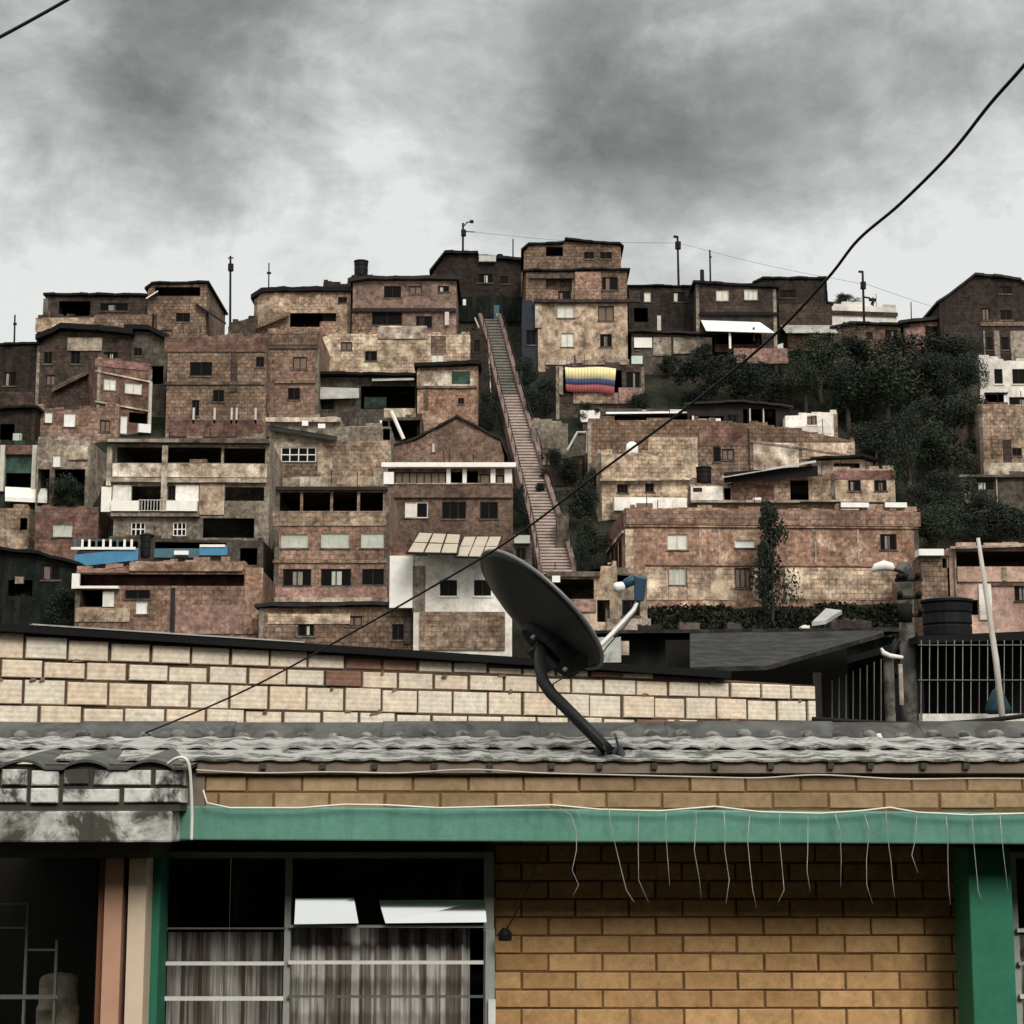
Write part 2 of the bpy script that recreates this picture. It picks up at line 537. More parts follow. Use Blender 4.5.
    def bx(s, name, x0, y0, x1, y1, out=0.1, mat='concrete', back=-0.003, label=None):
        """box standing proud of the facade: pixel rectangle read on the facade plane"""
        (u0, z1), (u1, z0) = s.uz(x0, y0), s.uz(x1, y1)
        mb = MB(); mb.box(u0, u1, -out, back, z0, z1)
        o = mb.build(name, mat, s.root)
        if label: o['label'] = label
        return o
    def sheet(s, name, pts, mat, t=0.05, label=None):
        """pts: four (px, py, out) front-left, front-right, back-right, back-left; a sloping slab of thickness t"""
        q = []
        for px, py, out in pts:
            # plane parallel to the facade, 'out' metres in front
            sv = s.P0.copy()
            s.P0 = sv + Vector((s.s_, -s.c, 0)) * out
            u, z = s.uz(px, py)
            s.P0 = sv
            q.append(Vector((u, -out, z)))
        mb = MB()
        mb.hexa(q + [v + Vector((0, 0, t)) for v in q])
        o = mb.build(name, mat, s.root)
        if label: o['label'] = label
        return o
    def bar(s, name, pts, r, mat, out=0.1):
        mb = MB()
        mb.tube([(s.uz(x, y)[0], -out, s.uz(x, y)[1]) for x, y in pts], r, 6)
        return mb.build(name, mat, s.root)
    def rail(s, x0, y0, x1, y1, n, mat='pole_pale', out=0.12):
        (u0, z1), (u1, z0) = s.uz(x0, y0), s.uz(x1, y1)
        mb = MB()
        mb.box(u0, u1, -out - .03, -out, z1 - .04, z1); mb.box(u0, u1, -out - .03, -out, z0, z0 + .04)
        for k in range(n + 1):
            u = u0 + (u1 - u0) * k / n
            mb.box(u - .02, u + .02, -out - .025, -out - .005, z0 + .04, z1 - .04)
        return mb.build('railing', mat, s.root)
BACK, ZEN, SKYS, SUNE, EXPO = 0.12, 1.9, 0.9, 1.5, 0.5
# ======================================================================= HILLSIDE HOUSES
H = House
# ---- left edge
h = H('hillside_house', 'dark brick house at the far left edge of the skyline, flat topped', -25, 38, 412, [(-25, 347), (38, 345)], 'block_vdark', wins=[(4, 372, 16, 386, 'd')], roof=dict(mat='black_sheet', over=.2))
h.bx('plaster_band', -20, 392, 34, 408, .06, 'block_dark')
h = H('hillside_house', 'long brown house with a pale parapet and an open dark rooftop room, left skyline', 36, 156, 352, [(36, 318), (152, 314)], 'block_dark', D=7, wins=[(60, 322, 74, 330, 'b')])
h.bx('parapet', 36, 318, 94, 332, .10, 'plaster_beige')
h.bx('parapet', 94.4, 315, 152, 331, .07, 'block_brown')
h2 = H('rooftop_room', 'low rooftop room with a wide black opening above the pale parapet, left skyline', 45, 155, 352, [(45, 296.5), (152, 297)], 'block_dark', D=5, depth_off=.5, wins=[(59, 301, 90, 316, 'o'), (100, 303, 128, 311, 'd')], roof=dict(mat='black_sheet', t=.16, over=.3), cat='room')
h2.bx('column', 44, 299, 48, 317, .15, 'concrete_dark')
h = H('hillside_house', 'tall brown house with a black terrace opening, left of the pole in the skyline gap', 146, 205, 352, [(146, 290), (152, 285), (205, 284)], 'block_brown', D=8, wins=[(155, 287, 200, 296, 'o'), (176, 313, 190, 322, 'd'), (160, 330, 172, 340, 'b')], roof=dict(mat='black_sheet', over=.25))
h.sheet('roof_sheet', [(146, 299, .7), (158, 291.5, .7), (158, 291, .1), (146, 298.5, .1)], 'white_sheet', .05)
h.sheet('lean_to_roof', [(196, 305, .4), (226, 325, .4), (226, 324, -1.0), (196, 304, -1.0)], 'black_sheet', .12)
h = H('hillside_house', 'brown house under a ragged black tin roof with a pale panel beside its window', 38, 128, 416, [(38, 342), (62, 331), (100, 333), (128, 336)], 'block_dark', D=6, wins=[(71, 350, 80, 364, 'd'), (44, 352, 52, 364, 'd'), (46, 375, 55, 385, 'b'), (104, 352, 118, 362, 'd')], roof=dict(mat='black_sheet', t=.34, over=.6))
h.bx('panel', 68, 338, 102, 351, .10, 'concrete')
h.sheet('stair_slab', [(52, 392, .5), (94, 371, .5), (94, 369.5, .05), (52, 390.5, .05)], 'concrete_dark', .22)
h = H('hillside_house', 'small grey house whose black tin roof dips right, left of the dark red band', 126, 165, 414, [(126, 331), (150, 332), (168, 341)], 'plaster_dgrey', wins=[(134, 348, 142, 356, 'd'), (150, 366, 163, 384, 'o')], roof=dict(mat='black_sheet', t=.3, over=.5), D=5)
h = H('hillside_house', 'turned house with a rose pink parapet and two pale windows, left of the centre', 95, 150, 440, [(95, 356), (150, 369)], 'block_red', yaw=24, D=5.5, wins=[(104, 378, 116, 391, 'p'), (125, 382, 142, 395, 'p'), (117, 415, 127, 434, 'W'), (129, 412, 148, 424, 'o'), (98, 411, 113, 424, 'o')])
h.bx('parapet', 95, 358.5, 149.5, 371, .05, 'plaster_rose')
h.sheet('floor_slab', [(95, 371.5, .12), (150, 382.5, .12), (150, 382.5, -.01), (95, 371.5, -.01)], 'concrete', .1)
h.sheet('floor_slab', [(95, 402, .16), (150, 412, .16), (150, 412, -.01), (95, 402, -.01)], 'concrete', .1)
h.bx('drain_pipe', 149, 382, 150.4, 432, .14, 'pole_pale')
h.bx('white_crate', 137, 425, 149, 434.5, .5, 'white_sheet')
h = H('hillside_house', 'salmon block house with two small white windows, lower left of the rose pink parapet', 33, 118, 443, [(33, 407), (85, 411), (118, 404)], 'block_pink', yaw=4, wins=[(45, 412, 52, 423, 'W'), (64, 413, 75, 427, 'W'), (100, 420, 110, 432, 'b')], D=5)
h.bx('drain_pipe', 30, 417, 33.2, 440, .1, 'pole_pale')
h = H('hillside_house', 'pale grey house on thin columns over a dark ground floor, below the salmon block house', 35, 88, 510, [(35, 439), (88, 441)], 'plaster_grey', wins=[(38, 469, 84, 506, 'o'), (53, 455, 60, 467, 'W')], D=5)
h.bx('column', 50, 469, 53, 507, .02, 'concrete_dark', back=.2)
h.bx('wash_panel', 70, 446, 88, 460, .15, 'mottled_pale')
h = H('hillside_house', 'dark shed with pale rags on its front at the left edge, above the green house', -20, 34, 452, [(-20, 412), (34, 409)], 'block_vdark', wins=[(0, 424, 14, 440, 'o')], roof=dict(mat='black_sheet', over=.5), D=5)
h.bx('panel', 14, 434, 22, 441, .2, 'curtain_green')
h = H('hillside_house', 'green painted house with a reddish beam and thin white posts at the left edge', -20, 36, 500, [(-20, 444), (36, 446)], 'plaster_green', wins=[(6, 473, 32, 490, 'o')], D=5)
h.bx('beam', -20, 446, 36, 455, .25, 'block_red')
h.bx('post', 2, 446, 4.5, 492, .3, 'pole_pale'); h.bx('post', 34, 446, 36.5, 492, .3, 'pole_pale')
h.sheet('balcony_slab', [(5, 501, 1.0), (47, 503, 1.0), (47, 493, .2), (5, 491, .2)], 'white_paint', .25)
h = H('hillside_house', 'small bare beige block house at the left edge, under the white slab', -20, 28, 545, [(-20, 509), (28, 508)], 'block_beige', wins=[(20, 518, 27, 530, 'o')], D=4)
h = H('hillside_house', 'red brick house with one pale patched window, lower left', 34, 97, 560, [(34, 509), (97, 507)], 'block_red', wins=[(53, 524, 72, 537, 'g')], D=5, yaw=3)
h = H('hillside_shed', 'dark green boarded shed in the lower left corner of the hillside', -25, 74, 640, [(-25, 549), (40, 556), (74, 566)], 'plaster_dkgreen', wins=[(8, 580, 32, 596, 'o'), (42, 564, 60, 580, 'd')], D=5, roof=dict(mat='black_sheet', over=.4), cat='shed')
h.bx('rag', 16, 577, 24, 584, .15, 'plaster_grey')
# ---- grey concrete house with terraces
h = H('terraced_house', 'big grey concrete house with open black top terraces and a white balcony, left', 112, 268, 562, [(112, 441), (268, 439)], 'plaster_grey', yaw=2, D=7,
      wins=[(115, 447, 164, 463, 'o'), (167, 447, 221, 463, 'o'), (224, 448, 265, 463.5, 'o'),
            (132, 486, 164, 513, 'o'), (168, 486, 175, 500, 'd'), (225, 487, 264, 501, 'o'), (131, 522, 145, 536, 'w', 2, 1), (173, 522, 186, 536, 'w', 2, 1), (203, 518, 254, 538, 'o')])
h.bx('roof_slab', 108, 439.5, 270, 445, .55, 'concrete_dark')
h.bx('slab_edge', 110, 441, 180, 444.5, .62, 'concrete', back=-.56)
h.bx('parapet', 113, 463.5, 267, 478, .14, 'mottled_pale')
h.bx('floor_slab', 112, 478.4, 267, 483.5, .3, 'concrete')
h.bx('balcony_wall', 113, 502, 140, 512.5, .5, 'white_paint'); h.bx('balcony_wall', 168, 502, 198, 512.5, .5, 'white_paint')
h.bx('white_wall', 113, 485, 131, 501.6, .04, 'plaster_white'); h.bx('white_wall', 176, 485, 198.5, 501.6, .04, 'plaster_white')
h.rail(140.4, 501, 167.5, 512.5, 9, 'pole_pale', .45)
h.bx('column', 163.6, 447, 167.2, 513, .42, 'concrete', back=-.31)
h.bx('beige_wall', 200, 484, 224, 515, .08, 'plaster_beige')
h.bx('floor_slab', 112, 513, 200, 517.5, .35, 'plaster_grey')
h.bx('rubble', 190, 459.5, 207, 464, .1, 'block_pink', back=.3)
h.bx('drain_pipe', 108, 447, 111.5, 486, .2, 'concrete')
h.bx('side_pillar', 102, 487, 111, 512, .1, 'white_paint', back=.3)
# blue balcony + salmon house bottom-left
h = H('balcony_house', 'house front with a bright blue balcony and white rail, lower left', 75, 262, 606, [(75, 539), (262, 541)], 'plaster_dgrey', D=5, depth_off=-.4,
      wins=[(80, 541, 138, 551, 'o'), (155, 541, 226, 553, 'o'), (240, 548, 257, 565, 'o')])
h.sheet('balcony_front', [(74, 567, .5), (138, 560, .5), (138, 560, .42), (74, 567, .42)], 'blue_panel', .6)
h.bx('balcony_rail', 74, 548.7, 138, 551.2, .6, 'white_paint', back=-.52)
for k in range(9):
    h.bx('baluster', 77 + k * 7, 541, 79 + k * 7, 548.5, .57, 'white_paint' if k % 3 else 'teal_panel', back=-.52)
h.bx('blue_wall', 155, 549, 200, 558, .2, 'teal_panel'); h.bx('blue_wall', 200.4, 547, 228, 556, .3, 'blue_panel')
h.bx('white_sill', 201, 545.5, 226, 548, .36, 'white_paint')
h.bx('rubbish', 176, 552, 190, 556, .5, 'white_sheet', back=-.25)
h = H('hillside_house', 'salmon house with a maroon recess and a small bright white window, bottom left', 73, 262, 655, [(73, 571), (128, 569), (130, 563), (245, 561), (246, 572), (262, 572)], 'block_pink', D=6, yaw=1,
      wins=[(80, 574, 244, 586, 'o'), (79, 590, 103, 607, 'o'), (136, 600, 147, 614, 'W'), (125, 590, 150, 599, 'd')])
h.bx('parapet', 130, 562.5, 243, 571.5, .12, 'block_orange'); h.bx('parapet', 78, 570, 129.6, 573, .12, 'plaster_pink')
h.bx('recess_wall', 80, 573, 245, 588, -.9, 'plaster_maroon', back=1.1)
h.bx('column', 73, 574, 80, 589, .2, 'white_paint')
h.bx('ledge', 79, 586.8, 120, 589.4, .4, 'white_paint')
h.bx('white_panel', 103.4, 592, 114, 607, .1, 'curtain_pale')
h.bx('beige_wall', 76, 608, 130, 622, .08, 'plaster_beige')
h.bx('wall_pier', 245.5, 568, 262, 634, .1, 'block_orange')
h.bx('drain_pipe', 171.5, 588, 174, 634, .12, 'dark_sheet')
h.bx('lower_wall', 176, 605, 245, 634, .06, 'plaster_pink')

# ---- second column
h = H('hillside_house', 'brown house with a long black opening below its roof, between the skyline poles at left', 253, 350, 352, [(253, 300), (262, 293), (350, 292)], 'block_beige', D=6, wins=[(290, 313, 336, 327, 'o'), (338, 297, 347, 303, 'd')], roof=dict(mat='black_sheet', t=.3, over=.35))
h.sheet('lean_to_roof', [(256, 329, .8), (290, 315, .8), (290, 313, .02), (256, 327, .02)], 'block_brown', .12)
h.bx('parapet', 320, 322, 338, 336, .12, 'block_pink')
h = H('hillside_shed', 'low dark brown shed in the dip of the skyline right of the white gap', 228, 256, 356, [(228, 323), (256, 317)], 'block_dark', D=4, cat='shed')
h = H('hillside_shed', 'black boarded rooftop shed left of the black water tank on the skyline', 322, 352, 352, [(322, 283), (327, 281), (330, 284), (352, 286)], 'dark_wood', D=4, depth_off=.6, cat='shed')
h = H('hillside_house', 'rosy plastered skyline house with three small top windows under a thin dark roof', 352, 456, 356, [(352, 283), (368, 281), (456, 281)], 'plaster_brown', D=7,
      wins=[(384, 286, 401, 298, 'd'), (409, 286, 422, 294, 'b'), (438, 286, 449, 292, 'd'), (372, 312, 402, 325, 'd'), (416, 316, 432, 328, 'd')], roof=dict(mat='dark_sheet', t=.22, over=.4))
h.bx('floor_slab', 352, 309, 456, 312.5, .25, 'dark_wood')
h.bx('lower_wall', 352, 312.8, 371.6, 340, .05, 'block_brown')
h.bx('balcony_wall', 380, 327, 427, 338, .3, 'concrete'); h.bx('column', 445, 313, 449, 326, .3, 'pole_pale')
h = H('water_tank_house', 'dark block tower base carrying the black water tank, left centre skyline', 346, 372, 352, [(346, 283), (352, 275), (372, 275)], 'block_vdark', D=3, depth_off=.4, cat='tower')
h = H('hillside_house', 'long brown house with a dark red top band and a wide black window, left', 165, 265, 440, [(165, 337), (265, 337)], 'block_brown', D=7, wins=[(190, 362, 212, 376, 'd'), (213, 390, 224, 402, 'd'), (256, 357, 264, 367, 'd'), (192, 400, 199, 416, 'd')])
h.bx('top_band', 165, 337.5, 265, 352, .08, 'block_red'); h.bx('low_band', 170, 420, 262, 437, .10, 'block_red')
for x in (193, 214, 231, 236, 255):
    h.bx('white_frame', x, 408, x + 1.6, 424, .1, 'pole_pale')
h.bx('wall_pier', 231, 354, 237, 392, .07, 'block_dark'); h.bx('floor_slab', 165, 382, 265, 385, .12, 'concrete_dark')
h = H('hillside_house', 'rosy brown house with one window above another, right of the wide black window', 265.5, 318, 432, [(265.5, 333), (318, 331)], 'block_pink', D=7, wins=[(293, 357, 307, 369, 'b'), (288, 388, 300, 400, 'd')], depth_off=-.25)
h.bx('top_band', 265.5, 333.6, 318, 345, .07, 'block_brown'); h.bx('floor_slab', 266, 346.5, 318, 349, .12, 'concrete_dark'); h.bx('floor_slab', 275, 380.5, 316, 383.5, .15, 'block_brown')
h.bx('roof_rubble', 262, 372, 268, 380, .2, 'mottled_pale')
h = H('hillside_house', 'long mottled beige house with patched plaster and one small black window, left of the stairs', 319, 470, 384, [(319, 338), (335, 333), (400, 336), (470, 335)], 'block_pale', D=6, wins=[(365, 351, 377, 361, 'd'), (431, 354, 444, 365, 'p'), (341, 342, 352, 350, 'b')])
h.bx('parapet', 378, 327.5, 427, 339, .1, 'concrete'); h.bx('brick_patch', 431, 336, 446, 353, .03, 'block_brown')
h = H('hillside_shed', 'dark lean-to with a pale tin sheet on its front, under the long mottled house', 319, 416, 424, [(319, 377), (416, 378)], 'plaster_dgrey', D=4, wins=[(361, 386, 415, 409, 'o'), (321, 400, 334, 410, 'd')], roof=dict(mat='black_sheet', t=.16, over=.7), cat='shed')
h.sheet('tin_sheet', [(320, 399, .6), (359, 398, .6), (359, 390, .2), (320, 389, .2)], 'grey_sheet', .12)
h.bx('green_board', 364, 396, 386, 407.5, -.3, 'plaster_green', back=.4); h.bx('pale_wall', 384, 408.5, 416, 419, .05, 'mottled_pale')
h.sheet('tin_sheet', [(372, 381, .9), (414, 380, .9), (414, 378, .3), (372, 379, .3)], 'grey_sheet', .05)
h = H('hillside_house', 'square beige house with a stained green top storey, beside the stairs', 417, 478, 428, [(417, 368), (478, 366)], 'block_orange', D=5, depth_off=-.3, wins=[(458, 398, 464, 404, 'd')], roof=dict(mat='black_sheet', t=.22, over=.5))
h.bx('top_storey', 417, 370.5, 474, 386, .05, 'mottled_pale'); h.bx('floor_slab', 417, 386.3, 477, 388.5, .14, 'concrete_dark')
h.bx('green_stain_panel', 452, 371.5, 470, 384, .08, 'plaster_green', back=-.052); h.bx('wall_pier', 424, 389, 428, 410, .05, 'block_brown')
h = H('gabled_house', 'brown brick house with a pointed gable, left of the stairs', 385, 504, 474, [(385, 449), (417, 440), (457, 418), (500, 441), (504, 456)], 'brick_brown', D=5, wins=[(432, 442, 435, 452, 'p', 0)], roof=dict(mat='dark_wood', t=.14, over=.15))
h = H('hillside_house', 'grey brown house with a white grid window and a crooked dark lean-to roof line', 268, 390, 502, [(268, 419), (340, 419), (345, 427), (390, 427)], 'plaster_grey', D=6, depth_off=.25, wins=[(281, 447, 316, 462, 'w', 3, 1), (383, 427.5, 390, 440, 'o')])
h.bx('roof_slab', 266, 418.5, 341, 423, .35, 'concrete'); h.bx('brown_wall', 318, 441, 388, 486, .04, 'block_beige'); h.bx('brown_wall', 268, 464, 317.6, 476, .05, 'block_brown')
h.sheet('lean_to_roof', [(268, 430, .6), (337, 441, .6), (337, 438, .02), (268, 427, .02)], 'dark_sheet', .1)
h.bx('lamp_glass', 303, 422.5, 309, 427.5, .5, 'white_sheet', back=-.355); h.bx('lamp_glass', 319, 425.5, 326, 430, .5, 'white_sheet', back=-.355)
h.bx('low_wall', 300, 477, 332, 490, .14, 'concrete'); h.bx('low_wall', 337, 477, 373, 490, .14, 'plaster_beige'); h.bx('pillar', 373.4, 470, 383, 491, .2, 'plaster_grey')
h = H('hillside_shed', 'black open shed with a white leaning pole, left of the pointed gable', 379, 422, 448, [(379, 419), (422, 418)], 'plaster_dgrey', D=4, wins=[(382, 421, 388, 440, 'o'), (390, 420, 420, 441, 'o')], cat='shed')
h.bar('leaning_pole', [(391.5, 412), (404, 440)], .12, 'white_paint', .3)
h.bar('post', [(381, 421), (382, 438)], .07, 'white_paint', .2)
h = H('hillside_house', 'pink brown block house with an open black top storey and two rows of three windows', 273, 388, 616, [(273, 489), (388, 488)], 'block_pink', D=7,
      wins=[(276, 492, 300, 511, 'o'), (303, 492, 330, 511, 'o'), (333, 491, 357, 511, 'o'), (360, 492, 383, 511, 'o'),
            (281, 534, 308, 548, 'g', 2), (321, 533, 349, 548, 'g', 2), (361, 533, 386, 548, 'g', 2), (283, 569, 311, 586, 'd', 1), (321, 569, 351, 586, 'd', 1), (362, 569, 384, 585, 'd', 1)])
h.bx('roof_slab', 276, 487.5, 388, 491, .3, 'dark_sheet'); h.bx('parapet', 273, 511.5, 387, 526, .06, 'block_beige')
h.bx('floor_slab', 273, 560, 387, 563, .08, 'block_beige'); h.bx('floor_slab', 275, 598, 388, 602.5, .3, 'concrete')
h.bx('lower_wall', 275, 586.6, 387, 597.8, .05, 'plaster_pink'); h.bx('curtain', 332, 572, 336, 586, -.13, 'white_sheet', back=.16)
h.bx('curtain', 289, 572, 296, 585, -.13, 'shutter_brown', back=.16)
h = H('hillside_wall_house', 'low brown block building along the foot of the slope, under the two rows of windows', 258, 424, 668, [(258, 608), (424, 606)], 'block_brown', D=5, wins=[(298, 624, 314, 636, 'd'), (392, 624, 404, 640, 'd'), (346, 616, 362, 626, 'b')], roof=dict(mat='dark_sheet', t=.16, over=.3))
h.bx('pale_band', 268, 614, 350, 624, .05, 'block_pale'); h.bx('dark_pier', 404, 608, 420, 644, .1, 'block_dark')
h = H('hillside_house', 'brown brick house with a white framed terrace under a white roof slab', 387, 513, 546, [(387, 466), (513, 466)], 'brick_brown', D=7,
      wins=[(395, 472, 446, 484, 'b', 6), (451, 472, 462, 484, 'o'), (467, 471, 478, 484, 'o'), (480, 474, 490, 484, 'b', 0), (496, 475, 504, 484, 'b', 0), (405, 502, 428, 518, 'w', 1), (442, 502, 466, 519, 'd', 2), (480, 502, 498, 519, 'd', 1)])
h.bx('roof_slab', 382, 464, 516, 468.5, .5, 'white_paint'); h.bx('top_wall', 446.5, 469, 450.6, 484, .05, 'white_paint')
h.bx('top_wall', 462.6, 469, 466.6, 484, .05, 'white_paint'); h.bx('top_wall', 490.6, 469, 495.4, 484, .05, 'white_paint'); h.bx('top_wall', 504.6, 469, 512, 484, .05, 'white_paint')
h.bx('white_block', 384, 473, 394, 485, .3, 'white_sheet'); h.bx('parapet', 385, 485, 512, 498, .18, 'brick_brown'); h.bx('parapet_cap', 385, 483.6, 512, 485, .24, 'concrete')
h.bx('curtain', 406, 503.5, 417, 517, -.04, 'curtain_pale', back=.08); h.bx('corner_pillar', 383.5, 486, 387.5, 512, .2, 'concrete')
h = H('white_house', 'white plastered house under a gridded canopy, left of the satellite dish', 413, 512, 668, [(413, 563), (428, 559), (512, 561)], 'plaster_white', D=6, depth_off=-.6, wins=[(440, 580, 457, 596, 'd', 1), (474, 580, 491, 596, 'd', 1)])
h.bx('stone_base', 420, 612, 505, 650, .12, 'block_beige'); h.bx('corner_wall', 390, 556, 412.5, 608, .1, 'white_paint', back=.5); h.bx('grey_return', 413, 566, 425, 612, .02, 'plaster_grey')
h.bx('wall_under', 388, 538, 413, 556, -.6, 'block_red', back=1.2)
for q in ([(407, 553), (457, 554), (461, 535), (419, 533)], [(455, 557), (494, 558), (502, 537), (464, 537)]):
    h.sheet('canopy', [(*q[0], 2.0), (*q[1], 2.0), (*q[2], .2), (*q[3], .2)], 'canopy_panel', .05)
    def lerp(a, b, t): return (a[0] + (b[0] - a[0]) * t, a[1] + (b[1] - a[1]) * t)
    for k in range(4):
        t = k / 3
        a, b = lerp(q[0], q[1], t), lerp(q[3], q[2], t)
        s = []
        for (x, y), o in ((a, 2.02), (b, .22)):
            sv = h.P0.copy(); h.P0 = sv + Vector((h.s_, -h.c, 0)) * o
            u, z = h.uz(x, y); h.P0 = sv
            s.append((u, -o, z))
        mb = MB(); mb.tube(s, .055, 5); mb.build('canopy_bar', 'dark_wood', h.root)
    for k in range(3):
        t = k / 2
        a, b = lerp(q[0], q[3], t), lerp(q[1], q[2], t); o = 2.02 - 1.8 * t
        s = []
        for (x, y) in (a, b):
            sv = h.P0.copy(); h.P0 = sv + Vector((h.s_, -h.c, 0)) * o
            u, z = h.uz(x, y); h.P0 = sv
            s.append((u, -o, z))
        mb = MB(); mb.tube(s, .055, 5); mb.build('canopy_bar', 'dark_wood', h.root)

# ---- centre peak
h = H('hillside_house', 'black brown house with a dark green ground floor at the head of the stairs', 432, 524, 326, [(432, 274), (445, 255), (478, 255), (479, 259), (524, 262)], 'block_vdark', D=6, Y=124.6,
      wins=[(478, 274, 493, 283, 'd'), (500, 276, 508, 284, 'd')], roof=dict(mat='black_sheet', t=.2, over=.35), base=2.5)
h.bx('green_front', 456, 297, 522, 322, .15, 'plaster_dkgreen'); h.bx('door', 494, 306, 500, 320, .2, 'teal_panel'); h.bx('white_sign', 463, 300, 466, 306, .2, 'white_paint'); h.bx('pale_sheet', 479, 257, 496, 263, .4, 'grey_sheet', back=.2)
h = H('tall_house', 'tall narrow house with two cream plastered storeys below brown ones, right of the stair head', 538, 628, 368, [(538, 303), (628, 303)], 'plaster_beige', D=7,
      wins=[(557, 305, 574, 318, 'p'), (598, 306, 614, 321, 'b'), (561, 333, 574, 347, 'p'), (600, 334, 612, 347, 'd')])
h.bx('bottom_slab', 546, 361, 629, 366, .4, 'concrete'); h.bx('floor_slab', 534, 300.5, 629, 303.5, .35, 'block_dark'); h.bx('wing_wall', 535, 304, 542, 328, .1, 'concrete', back=.4)
h = H('hillside_house', 'brown upper storeys with a dark balcony, stacked on the cream plastered house', 526, 628, 368, [(526, 272), (575, 272), (576, 271), (628, 271)], 'block_brown', D=6, depth_off=.4,
      wins=[(546, 279, 572, 291, 'o'), (602, 277, 618, 290, 'd'), (558, 291, 571, 300, 'd')], roof=dict(mat='black_sheet', t=.12, over=.3))
h.bx('balcony_wall', 541, 290.5, 558, 300.5, .12, 'block_pink'); h.bx('ledge', 530, 275, 574, 279, .2, 'concrete_dark')
h.bx('wall_pier', 575, 272.5, 601, 300, .12, 'block_pink')
h = H('hillside_house', 'topmost brown room of the tall narrow house, highest roof of the skyline', 524, 622, 368, [(524, 252), (529, 246), (564, 244.5), (565, 241.5), (620, 246), (622, 248)], 'block_brown', D=5, depth_off=.9,
      wins=[(546, 247, 563, 256, 'o'), (584, 252, 594, 259, 'd'), (600, 252, 612, 259, 'd')], roof=dict(mat='black_sheet', t=.14, over=.25))
h = H('hillside_house', 'open ground floor behind the striped flag, under the cream plastered house', 556, 645, 428, [(556, 366), (645, 367)], 'block_dark', D=5, wins=[(562, 370, 622, 393, 'o'), (626, 372, 640, 388, 'd')], depth_off=1.5)
h.bx('column', 559, 367, 563, 395, .15, 'concrete'); h.bx('parapet', 573, 393, 618, 404, .15, 'block_beige'); h.bx('parapet', 618.4, 388, 642, 404, .12, 'plaster_pink'); h.bx('white_panel', 580, 411, 600, 423, .3, 'white_sheet')
# flag
mb = MB()
rows = [(0, .46), (.46, .70), (.70, 1)]
import itertools
fp = House.__dict__
def flag():
    n = 16
    A, B, Cc, Dd = (565, 366), (616, 369), (614, 395), (566, 390)
    Yf = h.Y0 - .35
    for mi, (t0, t1) in enumerate(rows):
        for k in range(n):
            pts = []
            for uu, tt in ((k / n, t1), ((k + 1) / n, t1), ((k + 1) / n, t0), (k / n, t0)):
                x = (A[0] * (1 - uu) + B[0] * uu) * (1 - tt) + (Dd[0] * (1 - uu) + Cc[0] * uu) * tt
                y = (A[1] * (1 - uu) + B[1] * uu) * (1 - tt) + (Dd[1] * (1 - uu) + Cc[1] * uu) * tt + 1.2 * math.sin(uu * 5 + 1)
                pts.append(at(x, y, Yf + .018 * math.sin(uu * 11 + tt * 2)))
            mb.quad(*pts, mi=mi)
    plain_mat('flag_yellow', (206, 192, 132), .9, var=.12); plain_mat('flag_blue', (54, 62, 94), .9, var=.15); plain_mat('flag_red', (134, 64, 64), .9, var=.15)
    o = mb.build('flag', ['flag_yellow', 'flag_blue', 'flag_red'], smooth=True)
    sm = o.modifiers.new('thick', 'SOLIDIFY'); sm.thickness = .02
    tag(o, 'yellow blue and red striped flag hung along a balcony right of the stairs', 'flag')
flag()
# ---- right skyline
h = H('hillside_house', 'dark brown flat house between the tall house and the skyline pole with a lamp arm', 629, 700, 356, [(629, 287), (697, 288)], 'block_vdark', D=6, wins=[(644, 292, 651, 302, 'p', 0), (672, 292, 686, 302, 'd'), (634, 308, 648, 322, 'o')], roof=dict(mat='black_sheet', t=.1, over=.2))
h.bx('wall_pier', 629, 290, 640, 302, .08, 'block_dark'); h.bx('pale_door', 657, 316, 661, 333, .1, 'pole_pale')
h = H('hillside_house', 'pale grey boarded house with a sloping roof edge, below the dark brown flat house', 632, 716, 372, [(632, 333), (716, 337)], 'plaster_dgrey', D=5, wins=[(634, 340, 640, 350, 'd')], roof=dict(mat='dark_sheet', t=.14, over=.5))
h.bx('board', 634, 338, 652, 348, .12, 'white_paint'); h.bx('board', 653, 337.5, 671, 356, .1, 'plaster_grey'); h.bx('board', 673, 338, 712, 354, .14, 'concrete'); h.bx('pale_sheet', 631, 358, 642, 366, .6, 'laundry')
h = H('hillside_house', 'mottled brown house with pale windows and a white awning, right skyline', 697, 778, 372, [(697, 284), (778, 289)], 'block_dark', D=7,
      wins=[(716, 290, 729, 301, 'p'), (744, 289, 758, 300, 'p', 2), (716, 334, 762, 350, 'o')], roof=dict(mat='black_sheet', t=.16, over=.3))
h.sheet('awning', [(706, 331, 1.8), (774, 333, 1.8), (760, 323, .1), (701, 321, .1)], 'white_sheet', .06); h.bx('post', 726, 333, 728.6, 354, 1.5, 'white_paint', back=-1.35)
h.bx('post', 750, 333, 752, 347, 1.5, 'pole_dark', back=-1.35); h.bx('red_wall', 714, 346, 762, 354, .5, 'plaster_maroon'); h.bx('parapet', 732, 352, 786, 367, 1.0, 'plaster_pink', back=-.6)
h.bx('floor_slab', 699, 313, 778, 316, .2, 'black_sheet')
h = H('hillside_house', 'black house with a grey awning where the heavy cable crosses the skyline', 757, 832, 362, [(757, 284), (762, 280), (826, 279.5), (827, 304), (832, 305)], 'block_vdark', D=6, depth_off=.3, wins=[(780, 290, 796, 298, 'd')], roof=dict(mat='black_sheet', t=.14, over=.2))
